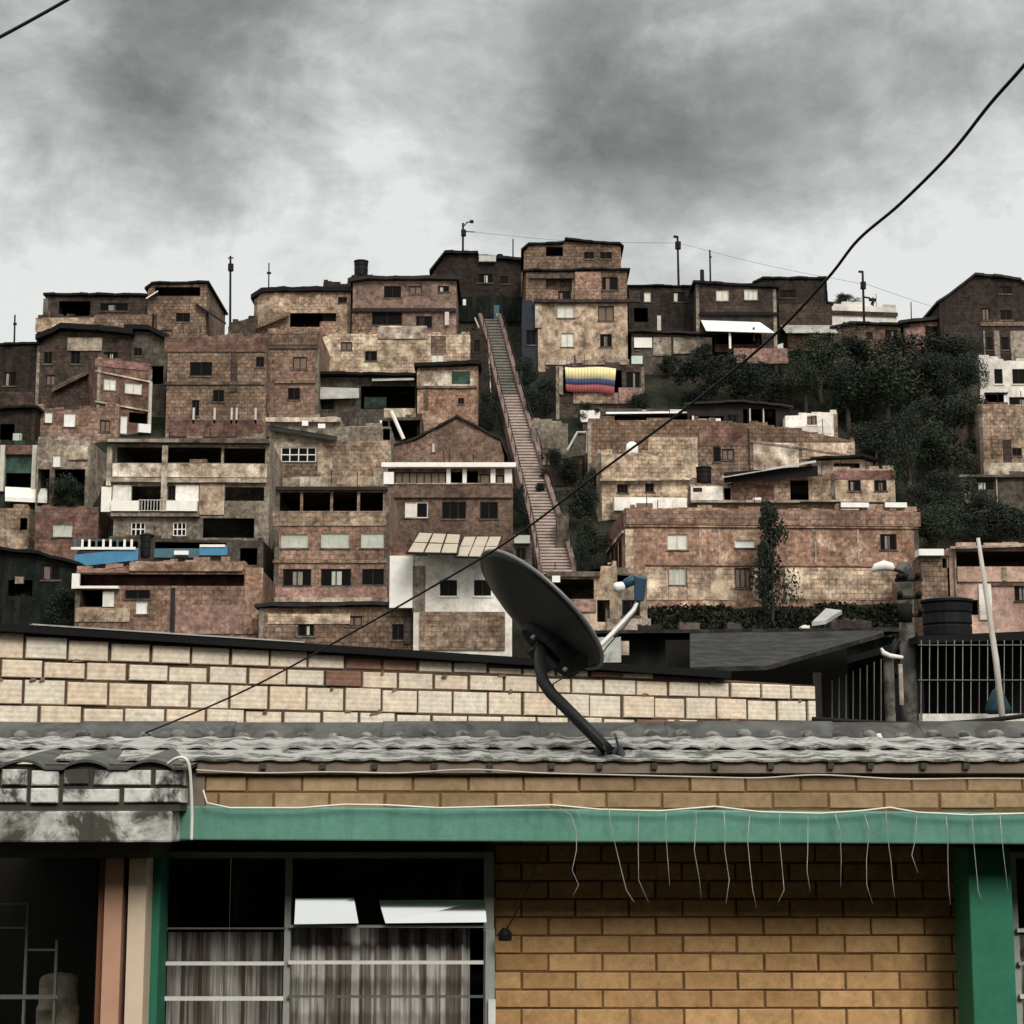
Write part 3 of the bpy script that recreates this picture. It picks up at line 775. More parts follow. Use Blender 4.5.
h.bx('lower_wall', 778.5, 305, 832, 327, .15, 'block_dark'); h.sheet('awning', [(786, 333, 1.5), (838, 333, 1.5), (832, 326, .16), (780, 326, .16)], 'grey_sheet', .06); h.bx('pink_wall', 787, 335, 836, 352, .3, 'plaster_pink')
mb = MB(); mb.hexa([at(771, 359, 117), at(784, 361, 117), at(784, 361, 117.1), at(771, 359, 117.1), at(777, 345, 117), at(783, 343, 117), at(783, 343, 117.1), at(777, 345, 117.1)])
tag(mb.build('hanging_cloth', 'laundry'), 'pale greenish sheet hung out beside the white awning house', 'laundry')
h = H('white_building', 'long white building with a dark band, far right of the heavy cable on the skyline', 826, 898, 356, [(826, 303), (898, 308)], 'plaster_white', D=6, depth_off=1.8)
h.sheet('dark_band', [(826, 314, .15), (898, 316.5, .15), (898, 316.5, -.02), (826, 314, -.02)], 'block_dark', .28)
h = H('hillside_house', 'low red brown house under a dark roof, in front of the long white building', 834, 908, 366, [(834, 329), (850, 325), (908, 327)], 'block_red', D=4, wins=[(866, 332, 873, 340, 'd'), (885, 330, 898, 338, 'd')], roof=dict(mat='black_sheet', t=.16, over=.3))
h = H('hillside_house', 'low pink house with a dark sloping roof at right, beside the tall dark gable', 902, 992, 366, [(902, 325), (945, 320.5), (992, 322)], 'plaster_rose', D=5, wins=[(925, 326, 944, 348, 'd', 2), (952, 327, 975, 333, 'd')], roof=dict(mat='dark_sheet', t=.2, over=.45))
h.bx('pink_wall', 912, 330, 924, 344, .1, 'plaster_pink'); h.bx('pink_wall', 944.6, 333, 984, 346, .1, 'plaster_pink')
h = H('gabled_house', 'tall dark house with a lopsided gable at the right end of the skyline', 942, 1050, 378, [(942, 304), (974, 276.5), (1020, 281), (1021, 284), (1050, 286)], 'block_vdark', D=7, depth_off=.8,
      wins=[(999, 286, 1012, 294, 'd'), (982, 308, 990, 320, 'b'), (1000, 310, 1012, 320, 'd'), (986, 337, 993, 350, 'd', 0), (1001, 337, 1009, 350, 'd', 0)], roof=dict(mat='dark_sheet', t=.16, over=.3))
h.bx('grey_wall', 983, 331, 985.6, 360, .06, 'plaster_grey'); h.bx('grey_wall', 993.6, 331, 1000.4, 360, .06, 'plaster_grey'); h.bx('grey_wall', 1009.6, 331, 1050, 360, .06, 'plaster_grey'); h.bx('beam', 980, 322, 1050, 326, .1, 'block_brown')
h = H('white_house', 'white house with a dark rail at the right edge below the dark gable', 981, 1050, 412, [(981, 358), (1003, 359), (1004, 361), (1050, 362)], 'plaster_white', D=5, wins=[(994, 369, 1003, 384, 'd', 0), (1012, 369, 1032, 384, 'd', 2), (985, 394, 1006, 405, 'o'), (1009, 397, 1030, 405, 'd')])
h.bx('column', 1003.4, 395, 1006, 405, .1, 'white_paint'); h.bx('rail_bar', 984, 393.2, 1007, 394.4, .25, 'pole_dark'); h.bx('rail_bar', 984, 403, 1007, 405.5, .25, 'block_red')
h = H('hillside_house', 'beige block house with brown repairs at the right edge, under the white house', 981, 1050, 478, [(981, 405), (1050, 406)], 'block_beige', D=5, wins=[(1012, 448, 1022, 456, 'd')])
h.bx('brown_patch', 990, 436, 1002, 458, .03, 'block_brown'); h.bx('brown_patch', 1002.4, 440, 1012, 462, .03, 'block_dark'); h.bx('pale_base', 983, 463, 1050, 475, .1, 'concrete')
h = H('hillside_house', 'grey and dark brick house with a pale corner post, right edge below the beige one', 960, 1050, 512, [(960, 478), (1050, 473)], 'plaster_dgrey', D=5, wins=[(973, 480, 994, 490, 'd')])
h.bx('dark_wall', 972.5, 490.5, 995, 506, .05, 'block_dark'); h.bx('corner_post', 995.4, 476, 997.6, 510, .12, 'pole_pale'); h.bx('grey_wall', 960.4, 479, 972, 504, .08, 'plaster_grey'); h.bx('roof_edge', 958, 475.5, 1050, 478, .3, 'concrete_dark')
h = H('pink_house', 'pink house with a black open top storey behind the leaning white pole, lower right', 950, 1060, 640, [(950, 549), (1060, 545)], 'plaster_salmon', D=6, wins=[(956, 551, 1060, 566.5, 'o'), (1014, 584, 1032, 601, 'd'), (964, 600, 979, 615, 'o')])
h.sheet('roof_sheet', [(950, 549, .6), (1060, 545.5, .6), (1060, 545, -.2), (950, 548.5, -.2)], 'concrete', .1); h.bx('post', 953.5, 549, 956, 600, .2, 'concrete', back=.1); h.bx('parapet', 956.4, 567, 1060, 582, .15, 'plaster_salmon'); h.bx('band', 990, 583.4, 1060, 586, .1, 'block_red'); h.bx('white_pier', 978, 584, 992, 620, .1, 'plaster_white')
h.bx('pole_base', 1001, 568, 1006, 581, .22, 'plaster_beige')
h = H('hillside_shed', 'narrow brown wall with a white cap, left of the pink house', 924, 952, 640, [(924, 556), (952, 556)], 'block_brown', D=4, wins=[(942, 553, 951, 568, 'o')], cat='shed')
h.bx('white_cap', 917, 550, 942, 556.5, .4, 'white_sheet', back=.5)

# ---- right middle
h = H('hillside_house', 'wide brick house with pale plaster patches across the right slope, under tin sheds', 588, 856, 492, [(588, 421), (700, 420), (752, 424), (800, 430), (856, 441)], 'block_brown', D=7, wins=[(713, 447, 721, 462, 'd', 0), (722, 449, 734, 460, 'b')])
h.bx('pale_panel', 648, 437, 698, 478, .05, 'block_pale'); h.bx('pale_panel', 753, 443, 799, 470, .05, 'mottled_pale'); h.bx('pale_panel', 802, 443, 855, 459, .05, 'block_pale'); h.sheet('top_band', [(750, 442, .1), (856, 457, .1), (856, 456, -.02), (750, 441, -.02)], 'block_pink', .1)
h.bx('drain_pipe', 748, 428, 750, 470, .1, 'block_dark'); h.bx('red_wall', 699, 426, 747, 446, .05, 'block_red')
h = H('hillside_shed', 'tin roofed shed with a bright white edge, right of the flag', 583, 692, 432, [(583, 411), (692, 411)], 'plaster_dgrey', D=4, depth_off=.5, wins=[(602, 415, 690, 422, 'o')], cat='shed')
h.sheet('roof_sheet', [(606, 414, .6), (690, 413, .6), (690, 410.5, -1), (606, 411, -1)], 'white_sheet', .06); h.bx('white_board', 581, 411, 600, 422.5, .2, 'white_sheet')
h = H('hillside_shed', 'dark tin shed on thin poles with white things inside, below the trees', 688, 790, 440, [(688, 406), (745, 404), (790, 409)], 'dark_wood', D=4, depth_off=.8, wins=[(690, 416, 724, 425, 'o'), (743, 409, 748, 424, 'o'), (751, 409, 762, 425, 'o'), (764, 409, 776, 426, 'o'), (727, 415, 738, 424, 'd')], roof=dict(mat='dark_sheet', t=.12, over=.5), cat='shed')
h.bx('white_board', 697, 418.5, 707, 423, -.1, 'white_sheet', back=.2); h.bx('white_board', 709, 418, 721, 424, -.1, 'white_sheet', back=.2); h.bx('white_post', 692, 416, 694, 424, .05, 'white_sheet')
for x in (749, 762.5): h.bx('post', x, 409, x + 1.6, 427, .15, 'pole_pale')
h = H('hillside_house', 'small whitewashed flaking house at the foot of the thicket', 786, 838, 446, [(786, 416), (838, 413)], 'plaster_white', D=4, depth_off=.5, wins=[(807, 413, 817, 425, 'b')])
h.bx('corner_pier', 833.5, 414, 838, 440, .04, 'block_beige'); h.bx('white_wash', 787, 426, 832, 434, .03, 'plaster_white')
h = H('hillside_house', 'small mottled house with two narrow windows, left end of the right slope', 598, 692, 516, [(598, 452), (608, 454), (680, 457), (692, 479)], 'block_pale', D=6, wins=[(617, 484, 628, 493, 'd', 2), (645, 483, 654, 492, 'd', 1)], yaw=4)
h.sheet('ledge', [(600, 481, .4), (690, 480, .4), (690, 479, -.02), (600, 480, -.02)], 'concrete', .08); h.bx('white_wall', 612, 500, 684, 514, 1.0, 'plaster_white', back=-.2); h.bx('gap', 634, 506, 650, 511, 1.04, 'shutter_brown', back=-1.01)
mb = MB(); mb.lathe([(0, 1.0), (.15, .98), (.32, .85), (.36, 0.6), (.36, 0), (0, 0)], 16)
o = mb.build('water_tank', 'white_sheet', smooth=True, loc=at(632, 459, Yof(516) + 1.5)); tag(o, 'rounded white water tank on the mottled house roof, right of the stairs', 'water tank')
h = H('hillside_house', 'long low row with painted shade under its tin roof and a dark doorway, right slope', 690, 836, 516, [(690, 486), (732, 485), (734, 480), (836, 474)], 'block_beige', D=5, wins=[(790, 480, 809, 501, 'o'), (724, 488, 731, 500, 'o'), (694, 489, 702, 492, 'o')], depth_off=.3)
h.bx('white_wall', 690.5, 486.6, 723, 501, .08, 'plaster_white', back=-.01); h.bx('pink_wall', 732, 485, 774, 501, .08, 'block_red'); h.bx('hole', 693, 488, 702, 492, .1, 'dark_wood', back=-.085)
h.sheet('lean_to_roof', [(722, 478, 1.2), (816, 462.5, 1.2), (816, 461, -1.5), (722, 476.5, -1.5)], 'grey_sheet', .05)
h.sheet('shade_wedge', [(724, 483, .7), (818, 476, .7), (818, 476, .6), (724, 483, .6)], 'black_sheet', .6)  # black slab standing in for the shade under the lean-to roof
h.bx('step_slab', 690, 502, 836, 504.5, .7, 'concrete'); h.bx('white_rag', 752, 499, 760, 502, .5, 'white_sheet')
h = H('hillside_house', 'pale pink house with two square dark windows above the long brick building', 834, 896, 512, [(834, 472), (896, 469)], 'plaster_beige', D=5, wins=[(848, 480, 861, 491, 'd'), (874, 480, 887, 491, 'd')])
h.bx('top_band', 834, 470.5, 895.5, 479, .06, 'plaster_rose')
h = H('hillside_shed', 'dark roofed shed with pale walls behind the pale pink house', 814, 874, 500, [(814, 461), (860, 459), (874, 463)], 'mottled_pale', D=4, depth_off=.2, wins=[(834, 463, 860, 468, 'o')], roof=dict(mat='black_sheet', t=.12, over=.6), cat='shed')
h = H('long_brick_building', 'long three storey brick building with a pale plastered bottom storey, right', 625, 921, 606, [(625, 509), (921, 511)], 'block_orange', yaw=3, D=8,
      wins=[(667, 534, 688, 550, 'p'), (880, 534, 897, 550, 'd', 1), (735, 540, 755, 548, 'W', 0), (669, 568, 686, 585, 'g', 2), (735, 568, 751, 588, 'b', 2)])
h.bx('top_band', 626, 510, 920.6, 526.5, .06, 'block_pink'); h.bx('floor_slab', 625, 526.8, 920.6, 529, .12, 'block_brown'); h.bx('bottom_storey', 644, 567, 893, 602, .04, 'block_pale') if False else None
for (x0, x1) in ((645, 668), (686.8, 734.2), (752, 776), (785, 892)): h.bx('bottom_plaster', x0, 567.5, x1, 600, .04, 'block_pale')
h.bx('bottom_plaster', 668.4, 586.6, 686.4, 600, .04, 'plaster_beige'); h.bx('floor_slab', 645, 564, 892, 567, .09, 'block_orange')
h.bx('corner_pier', 625, 529.4, 634, 600, .08, 'block_pale')
for x in (699, 718, 785, 814, 857): h.bx('concrete_column', x, 529.3, x + 2.6, 563.8, .035, 'concrete')
h.bx('bright_strip', 840, 503, 868, 508, .2, 'white_sheet', back=.3); h.bx('bright_strip', 884, 503, 906, 508, .2, 'white_sheet', back=.3); h.bx('roof_rail', 800, 502, 906, 503, .2, 'concrete_dark', back=.4)
# left flank of the long building: dark windows set in the side wall
for k, (y0, y1) in enumerate(((1.2, 2.0), (3.0, 3.8), (4.8, 5.6))):
    zt = h.uz(625, 536)[1]; zb = h.uz(625, 562)[1]
    mb = MB(); mb.box(-.05, -.003, y0, y1, zb, zt); w = mb.build('window', 'dark_wood', h.root)
    mb = MB(); mb.box(-.06, -.052, y0 + .06, y1 - .06, zb + .06, zt - .06); mb.build('pane', 'glass_dark', w)
mb = MB(); mb.box(-.12, -.003, 0.0, 7.9, h.uz(625, 530)[1] - .15, h.uz(625, 530)[1]); mb.build('side_ledge', 'concrete', h.root)
mb = MB(); mb.box(-.06, -.003, 0.0, 7.9, h.uz(625, 529)[1], h.uz(625, 511)[1]); mb.build('side_parapet', 'block_red', h.root)
# foot of the stairs
h = H('hillside_house', 'small pale house with a wide black garage opening at the foot of the stairs', 548, 618, 668, [(548, 575), (600, 574), (601, 566), (618, 566)], 'plaster_beige', D=5, wins=[(553, 579, 594, 599, 'o'), (597, 600, 610, 622, 'o')])
h.bx('lintel', 546, 572, 600, 577, .2, 'concrete_dark'); h.bx('parapet', 574, 599.5, 596, 612, .12, 'plaster_pink'); h.bx('white_sign', 552, 576.5, 560, 583, .3, 'white_sheet', back=-.21)
h = H('hillside_house', 'grey patched house half hidden behind the dish arm', 606, 648, 668, [(606, 572), (648, 574)], 'plaster_grey', D=4, depth_off=.5, wins=[(612, 570, 634, 582, 'o'), (622, 600, 640, 616, 'd')])
h.bx('grey_slab', 606, 620, 650, 632, .6, 'concrete')
# sheds right of the stairs
h = H('hillside_shed', 'grey panel shed right of the stairs, upper one of two', 532, 568, 452, [(532, 421), (568, 424)], 'plaster_grey', D=3, cat='shed')
h = H('hillside_shed', 'pale shed with a white edge right of the stairs, lower one of two', 543, 582, 486, [(543, 450), (582, 452)], 'concrete_dark', D=3, cat='shed')
h.bx('white_edge', 543, 451, 550, 465, .1, 'concrete'); h.bx('dark_lower', 552, 464, 582, 486, .12, 'dark_wood')
h.bar('white_frame', [(567, 452), (577, 434), (587, 434)], .07, 'pole_pale', .5); h.bar('white_frame', [(587, 434), (586.5, 455)], .07, 'pole_pale', .5)
h.sheet('board', [(568, 457, .45), (586, 455, .45), (586, 436, .4), (576, 437, .4)], 'plaster_dgrey', .05)
h = H('hillside_shed', 'dark shack behind the tall pole right of the stairs', 545, 560, 415, [(545, 372), (560, 371)], 'dark_wood', D=3, cat='shed')
h = H('hillside_shed', 'blue grey shack squeezed between the stair head and the tall house', 522, 540, 366, [(522, 303), (540, 302)], 'cloth_dark', D=3, cat='shed', wins=[(526, 330, 536, 345, 'd')])
h = H('hillside_shed', 'dark low shed left of the upper stairs', 470, 488, 420, [(470, 330), (484, 331), (488, 345)], 'block_vdark', D=3, cat='shed', wins=[(474, 340, 480, 352, 'd')])
h = H('hillside_shed', 'grey tin shack beside the lower stairs, left side', 513, 532, 592, [(513, 537), (532, 541)], 'plaster_dgrey', D=3, cat='shed', wins=[(516, 548, 526, 560, 'd')])
h.bx('tin_sheet', 514, 536, 530, 544, .3, 'grey_sheet')
h = H('hillside_shed', 'low grey shack beside the lower stairs, right side', 557, 569, 556, [(557, 515), (569, 516)], 'concrete_dark', D=2.5, cat='shed')
# ======================================================================= STAIRWAY
plain_mat('stair_brick', (116, 100, 92), .9, var=.3, scale=2.0)
plain_mat('stair_riser', (164, 144, 132), .9, var=.3, scale=2.0)
plain_mat('stair_side', (112, 90, 82), .9, var=.35, scale=1.5)
plain_mat('stair_grey', (108, 103, 96), .9, var=.3, scale=2.0)
LEFT = [(316, 480), (340, 487.5), (370, 494.5), (400, 501.5), (430, 509.5), (460, 516.5), (500, 526.5), (535, 535.5), (575, 542.5)]
RIGHT = [(316, 496), (340, 503), (370, 511), (400, 519), (430, 528), (460, 537), (500, 549), (535, 561), (575, 572)]
def ipol(tab, y):
    for (a, xa), (b, xb) in zip(tab, tab[1:]):
        if y <= b: return xa + (xb - xa) * (y - a) / (b - a)
    return tab[-1][1]
st = empty('hillside_stairway', at(557, 575, Yof(575)), 'long steep brick stairway with rails climbing between the houses to the skyline', 'stairway')
def rel(p): return Vector(p) - st.location
flights = []
y = 574.0
ys = []
while y > 318:
    ys.append(y); y -= 3.1 if y > 470 else 2.9
for i, y in enumerate(ys[:-1]):
    y2 = ys[i + 1]
    Y0, Y1 = Yof(y) - .5, Yof(y2) - .5
    a, b = at(ipol(LEFT, y), y, Y0), at(ipol(RIGHT, y), y, Y0)
    c, d = at(ipol(RIGHT, y2), y2, Y1), at(ipol(LEFT, y2), y2, Y1)
    zt = (c.z + d.z) / 2
    kind = 'landing' if (y < 398) else 'steps'
    if not flights or flights[-1][0] != kind: flights.append((kind, MB()))
    m = flights[-1][1]
    q = [rel((a.x, a.y, a.z)), rel((b.x, b.y, b.z)), rel((b.x, b.y, zt - .02)), rel((a.x, a.y, zt - .02))]
    m.quad(*q, mi=1)
    m.quad(q[3], q[2], rel((c.x, c.y, zt)), rel((d.x, d.y, zt)), mi=0)
    nl = .07
    m.hexa([rel((a.x, a.y - nl, zt - .08)), rel((b.x, b.y - nl, zt - .08)), rel((b.x, b.y - .003, zt - .08)), rel((a.x, a.y - .003, zt - .08)),
            rel((a.x, a.y - nl, zt - .005)), rel((b.x, b.y - nl, zt - .005)), rel((b.x, b.y - .003, zt - .005)), rel((a.x, a.y - .003, zt - .005))], 1)
for kind, m in flights: m.build(kind, ['stair_brick', 'stair_riser'] if kind == 'steps' else ['stair_grey', 'stair_grey'], st)
for tab, sgn in ((LEFT, -1), (RIGHT, 1)):
    w = MB(); pts = [at(ipol(tab, y), y, Yof(y) - .5) for y in ys[::4] + [ys[-1]]]
    for p, q in zip(pts, pts[1:]):
        o = Vector((sgn * .24, 0, 0)); hgt = Vector((0, 0, .55)); dn = Vector((0, 0, -1.0))
        w.hexa([rel(p + dn), rel(p + o + dn), rel(q + o + dn), rel(q + dn), rel(p + hgt), rel(p + o + hgt), rel(q + o + hgt), rel(q + hgt)])
    w.build('side_wall', 'stair_side', st)
for (x0, y0), (x1, y1), r in (((475, 318), (481, 333), .06), ((497, 314), (514, 368), .07), ((488, 340), (491, 400), .05), ((521, 396), (526, 420), .06)):
    p, q = at(x0, y0, Yof(y0) - .8), at(x1, y1, Yof(y1) - .8)
    m = MB(); m.tube([rel(p), rel(q)], r, 6); m.build('handrail', 'pole_pale', st)
for tab in (LEFT, RIGHT):
    m = MB()
    for y in ys[::5]:
        p = at(ipol(tab, y), y, Yof(y) - .5) + Vector((.16 if tab is RIGHT else -.16, 0, .5))
        m.tube([rel(p), rel(p + Vector((0, 0, .75)))], .025, 5)
    pts = [at(ipol(tab, y), y, Yof(y) - .5) + Vector((.16 if tab is RIGHT else -.16, 0, 1.25)) for y in ys[::5]]
    m.tube([rel(p) for p in pts], .03, 5)
    m.build('railing', 'pole_dark', st)

# ======================================================================= VEGETATION
def leaf_mat(name, a, b):
    m, nt, bs = new_mat(name)
    at_ = N(nt, 'ShaderNodeAttribute'); at_.attribute_name = 'tone'
    oi = N(nt, 'ShaderNodeObjectInfo')
    f = math_n(nt, 'ADD', math_n(nt, 'MULTIPLY', at_.outputs['Fac'], .75), math_n(nt, 'MULTIPLY', oi.outputs['Random'], .25))
    c = mix(nt, f, (*a, 1), (*b, 1))
    nt.links.new(c, bs.inputs['Base Color'])
    bs.inputs['Roughness'].default_value = .7; bs.inputs['Specular IOR Level'].default_value = .25
    return m
leaf_mat('leaf_dark', (.006, .010, .006), (.030, .040, .024))
leaf_mat('leaf_mid', (.010, .016, .008), (.044, .056, .030))
leaf_mat('leaf_grass', (.005, .008, .004), (.020, .026, .012))
plain_mat('bark', (62, 52, 44), .95, var=.3, scale=4)
def crown_mesh(name, n, lobes, seed, leaf, mat, col=False):
    rd = random.Random(seed)
    mb = MB()
    L = []
    for k in range(lobes):
        if col: L.append((Vector((rd.uniform(-.34, .34) * (1.25 - k / lobes), rd.uniform(-.2, .2), -.9 + 1.75 * k / (lobes - 1))), rd.uniform(.22, .42) * (1.3 - .85 * k / lobes)))
        else:
            t = rd.uniform(0, 6.28); rr = rd.uniform(.1, .72)
            L.append((Vector((rr * math.cos(t), rr * math.sin(t), rd.uniform(-.55, .62))), rd.uniform(.22, .46)))
    for i in range(n):
        c, r = rd.choice(L)
        d = Vector((rd.gauss(0, 1), rd.gauss(0, 1), rd.gauss(0, 1))).normalized()
        p = c + d * r * (rd.random() ** .45) * Vector((1, 1, 1)).length / 1.73
        # clump of three leaves
        base = .5 + .5 * math.sin(c.x * 9 + c.y * 7 + c.z * 11)
        for q in range(2):
            nrm = (d * .6 + Vector((rd.gauss(0, 1), rd.gauss(0, 1), rd.gauss(0, 1) + .4))).normalized()
            a = nrm.orthogonal().normalized(); a.rotate(__import__('mathutils').Quaternion(nrm, rd.uniform(0, 6.28)))
            b = nrm.cross(a)
            s = leaf * rd.uniform(.6, 1.4)
            pp = p + Vector((rd.gauss(0, 1), rd.gauss(0, 1), rd.gauss(0, 1))) * leaf * .7
            mb.tone = max(0, min(1, base * .45 + rd.uniform(0, .55)))
            mb.quad(pp - a * s, pp - b * s * .45, pp + a * s, pp + b * s * .45)
    return mb.mesh(name, mat)
CROWNS = [crown_mesh('crown', 4600, 17, 11 + k, .034, 'leaf_dark') for k in range(3)]
CROWNS_M = [crown_mesh('crown', 4200, 15, 31 + k, .035, 'leaf_mid') for k in range(2)]
SHRUB = [crown_mesh('foliage', 2600, 14, 51 + k, .05, 'leaf_dark') for k in range(3)]
CONE = crown_mesh('foliage', 2600, 12, 71, .045, 'leaf_dark', True)
def trunk_mesh(seed):
    rd = random.Random(seed); mb = MB()
    pts = [Vector((0, 0, -1.2))]
    for k in range(5): pts.append(pts[-1] + Vector((rd.uniform(-.08, .08), rd.uniform(-.08, .08), .36)))
    mb.tube(pts, [.09, .075, .06, .045, .03, .015], 7)
    for k in range(5):
        b = pts[2 + k % 3]; t = rd.uniform(0, 6.28)
        e = b + Vector((math.cos(t) * .5, math.sin(t) * .5, rd.uniform(.2, .5)))
        mb.tube([b, (b + e) / 2 + Vector((0, 0, .06)), e], [.035, .022, .008], 5)
    return mb.mesh('trunk', 'bark')
TRUNKS = [trunk_mesh(k) for k in range(2)]
def tree(label, px, pyb, w, h, group='trees of the dark thicket', crowns=CROWNS, idx=0, Y=None, name='leafy_tree', cat='tree'):
    Yb = Yof(pyb) if Y is None else Y
    b = at(px, pyb, Yb)
    sw = w / F * Yb / 2; sh = h / F * Yb / 2
    r = empty(name, b, label, cat, group, random.uniform(0, 6.28))
    c = bpy.data.objects.new('crown', crowns[idx % len(crowns)]); COL.objects.link(c); c.parent = r
    c.location = (0, 0, sh * 1.05); c.scale = (sw * 1.05, sw * 1.05, sh * 1.05)
    t = bpy.data.objects.new('trunk', TRUNKS[idx % 2]); COL.objects.link(t); t.parent = r
    t.location = (0, 0, sh * .8); t.scale = (sh, sh, sh)
    return r
TR = [('spreading dark tree at the top left of the thicket, below the grey awning', 822, 392, 70, 56),
      ('rounded dark tree right under the low red brown house', 872, 384, 80, 46),
      ('dark tree directly below the low pink house on the skyline', 930, 382, 80, 44),
      ('dark tree touching the left side of the white house at the right edge', 962, 420, 50, 60),
      ('wide dark tree at the middle of the thicket', 890, 424, 96, 66),
      ('dark tree standing just behind the small whitewashed house', 848, 420, 60, 56),
      ('dark tree in the thicket left of the beige block house', 950, 462, 66, 60),
      ('tall black green tree right of the pale pink house', 908, 500, 40, 90),
      ('grey green tree on the grassy slope under the thicket', 936, 480, 70, 46),
      ('dark tree between the flag house and the white awning house', 716, 406, 76, 46),
      ('dark tree below the pink parapet and hung out cloth', 758, 404, 60, 44),
      ('dark tree left of the grey and dark brick house', 952, 528, 50, 44),
      ('low spreading tree above the narrow brown wall with a white cap', 940, 552, 46, 44),
      ('dark tree over the black open top storey of the pink house', 1000, 548, 76, 44),
      ('tree in the gap between the pale pink house and the grassy slope', 876, 462, 60, 40),
      ('dark tree at the right end of the thicket under the tall dark gable', 968, 378, 44, 36),
      ('low tree filling the slope between the whitewashed house and the spreading tree', 806, 404, 50, 40),
      ('low dark tree at the bottom middle of the thicket, above the grassy slope', 912, 452, 66, 40),
      ('tree at the heart of the thicket left of the white house', 940, 408, 66, 46),
      ('dark tree right of the long brick building, under the grey and dark brick house', 935, 520, 50, 46),
      ('low tree on the dark slope above the narrow brown wall', 928, 548, 40, 36),
      ('dark tree just above the top roof line of the pink house, left end', 972, 536, 50, 40)]
for i, (l, x, yb, w, hh) in enumerate(TR):
    tree(l, x, yb, w * 1.2, hh * 1.2, idx=i, crowns=CROWNS if i % 4 else CROWNS_M, Y=Yof(yb) - 1.0)
r = tree('narrow dark conifer growing against the long brick building', 772, 606, 34, 104, group=None, crowns=[CONE], name='conifer', Y=Yof(606) - 1.6)
r.children[0].scale.x *= 2.3; r.children[0].scale.y *= 1.5; r.children[1].scale = (.9, .9, r.children[1].scale.z)
tree('tall hedge tops behind the long white building on the skyline', 846, 312, 40, 20, group=None, Y=126, idx=1)
SH = [('dark bush right of the lower stairs beside the pale shed', 560, 480, 40, 36), ('dark bush below the pale shed, right of the stairs', 580, 520, 44, 44), ('bush at the left flank of the long brick building', 590, 560, 40, 50),
      ('dark bush beside the middle stairs under the flag house', 540, 412, 34, 40), ('dark bush at the right of the upper stairs', 528, 386, 28, 36), ('dark bush left of the upper stairs', 484, 392, 20, 40),
      ('dark bush left of the middle stairs beside the beige house', 490, 424, 24, 40), ('small bush sprouting on the lower stairs', 541, 491, 15, 11), ('dark bush left of the lower stairs', 520, 520, 18, 44),
      ('bush under the lower stairs left side', 524, 572, 22, 36), ('bush between the green house and the grey house, left', 62, 508, 40, 40), ('bush in front of the dark green shed, lower left', 20, 622, 60, 50), ('bush right of the dark green shed, lower left', 60, 632, 40, 50),
      ('bush below the white slab at the left edge', 22, 524, 30, 16), ('dark bush between the beige row and the brick building, left end', 590, 500, 26, 40), ('bush at the foot of the flag house', 590, 420, 24, 20),
      ('bush on the roof edge of the grey boarded house', 668, 372, 30, 22), ('bush beside the pale grey boarded house, right end', 706, 366, 40, 26), ('bush at the right end of the long brick building foot', 912, 600, 30, 40), ('bush beside the stair foot, right side', 582, 572, 20, 40),
      ('bush on the slope under the right edge house', 1004, 530, 50, 30), ('dark bush right of the painted shade wedge', 862, 476, 26, 22), ('dark bush under the tin shed poles', 770, 420, 26, 18), ('bush above the wide brick house', 640, 410, 30, 22)]
for i, (l, x, yb, w, hh) in enumerate(SH):
    b = at(x, yb, Yof(yb) - 1.0)
    if 'stairs' in l and 'sprouting' in l: b = at(x, yb, Yof(yb) - 1.2)
    o = bpy.data.objects.new('bush', SHRUB[i % 3]); COL.objects.link(o)
    sw = w / F * b.y / 2; sh = hh / F * b.y / 2
    o.location = b + Vector((0, 0, sh * .8)); o.scale = (sw * 1.1, sw * 1.1, sh * 1.1); o.rotation_euler = (0, 0, i * 1.3)
    tag(o, l, 'bush', 'bushes among the houses')
# grass bank under the long brick building
def grass():
    rd = random.Random(5); mb = MB()
    for i in range(9000):
        px = rd.uniform(640, 905); py = rd.uniform(598, 640)
        if py < 600 + (905 - px) * .010 + 3.5 * math.sin(px * .043) + 2 * math.sin(px * .11 + 1) + rd.uniform(-1, 4): continue
        Y = Yof(py) - .4
        p = at(px, py, Y); p.z = zterr(p.x, p.y) - .1
        s = rd.uniform(.04, .17); t = rd.uniform(0, 6.28); w = .06 + .05 * rd.random()
        a = Vector((math.cos(t), math.sin(t), 0)) * w; tip = Vector((rd.uniform(-.2, .2), rd.uniform(-.2, .2), s))
        mb.tone = rd.random() ** 1.5
        mb.quad(p - a, p + a, p + tip + a * .3, p + tip - a * .3)
    tag(mb.build('grass', 'leaf_grass'), kind='stuff')
grass()

# ======================================================================= SKYLINE POLES, ANTENNAS, WIRES
def spole(name, label, px, y0, y1, r=.10, Y=None, parts=(), cat='utility pole', group='poles along the skyline', px1=None):
    Y = Yof(352) + 9 if Y is None else Y
    b = at(px, y1, Y); t = at(px1 or px, y0, Y)
    b.z -= 3.0
    ro = empty(name, b, label, cat, group)
    m = MB(); m.tube([Vector((0, 0, 0)), t - b], [r, r * .75], 7); m.build('shaft', 'pole_dark', ro)
    for nm, pts, rr in parts:
        m = MB(); m.tube([at(x, y, Y) - b for x, y in pts], rr, 6); m.build(nm, 'pole_dark', ro)
    return ro
spole('utility_pole', 'dark utility pole with a curved lamp arm above the black brown house, centre skyline', 463, 223, 262, parts=[('lamp_arm', [(463, 227), (467, 222.5), (471, 221.5)], .05), ('lamp_head', [(470, 221.5), (473.5, 221.8)], .13), ('transformer', [(463.6, 230), (463.6, 236)], .22), ('crossbar', [(463, 231.5), (475, 232)], .04)], Y=133)
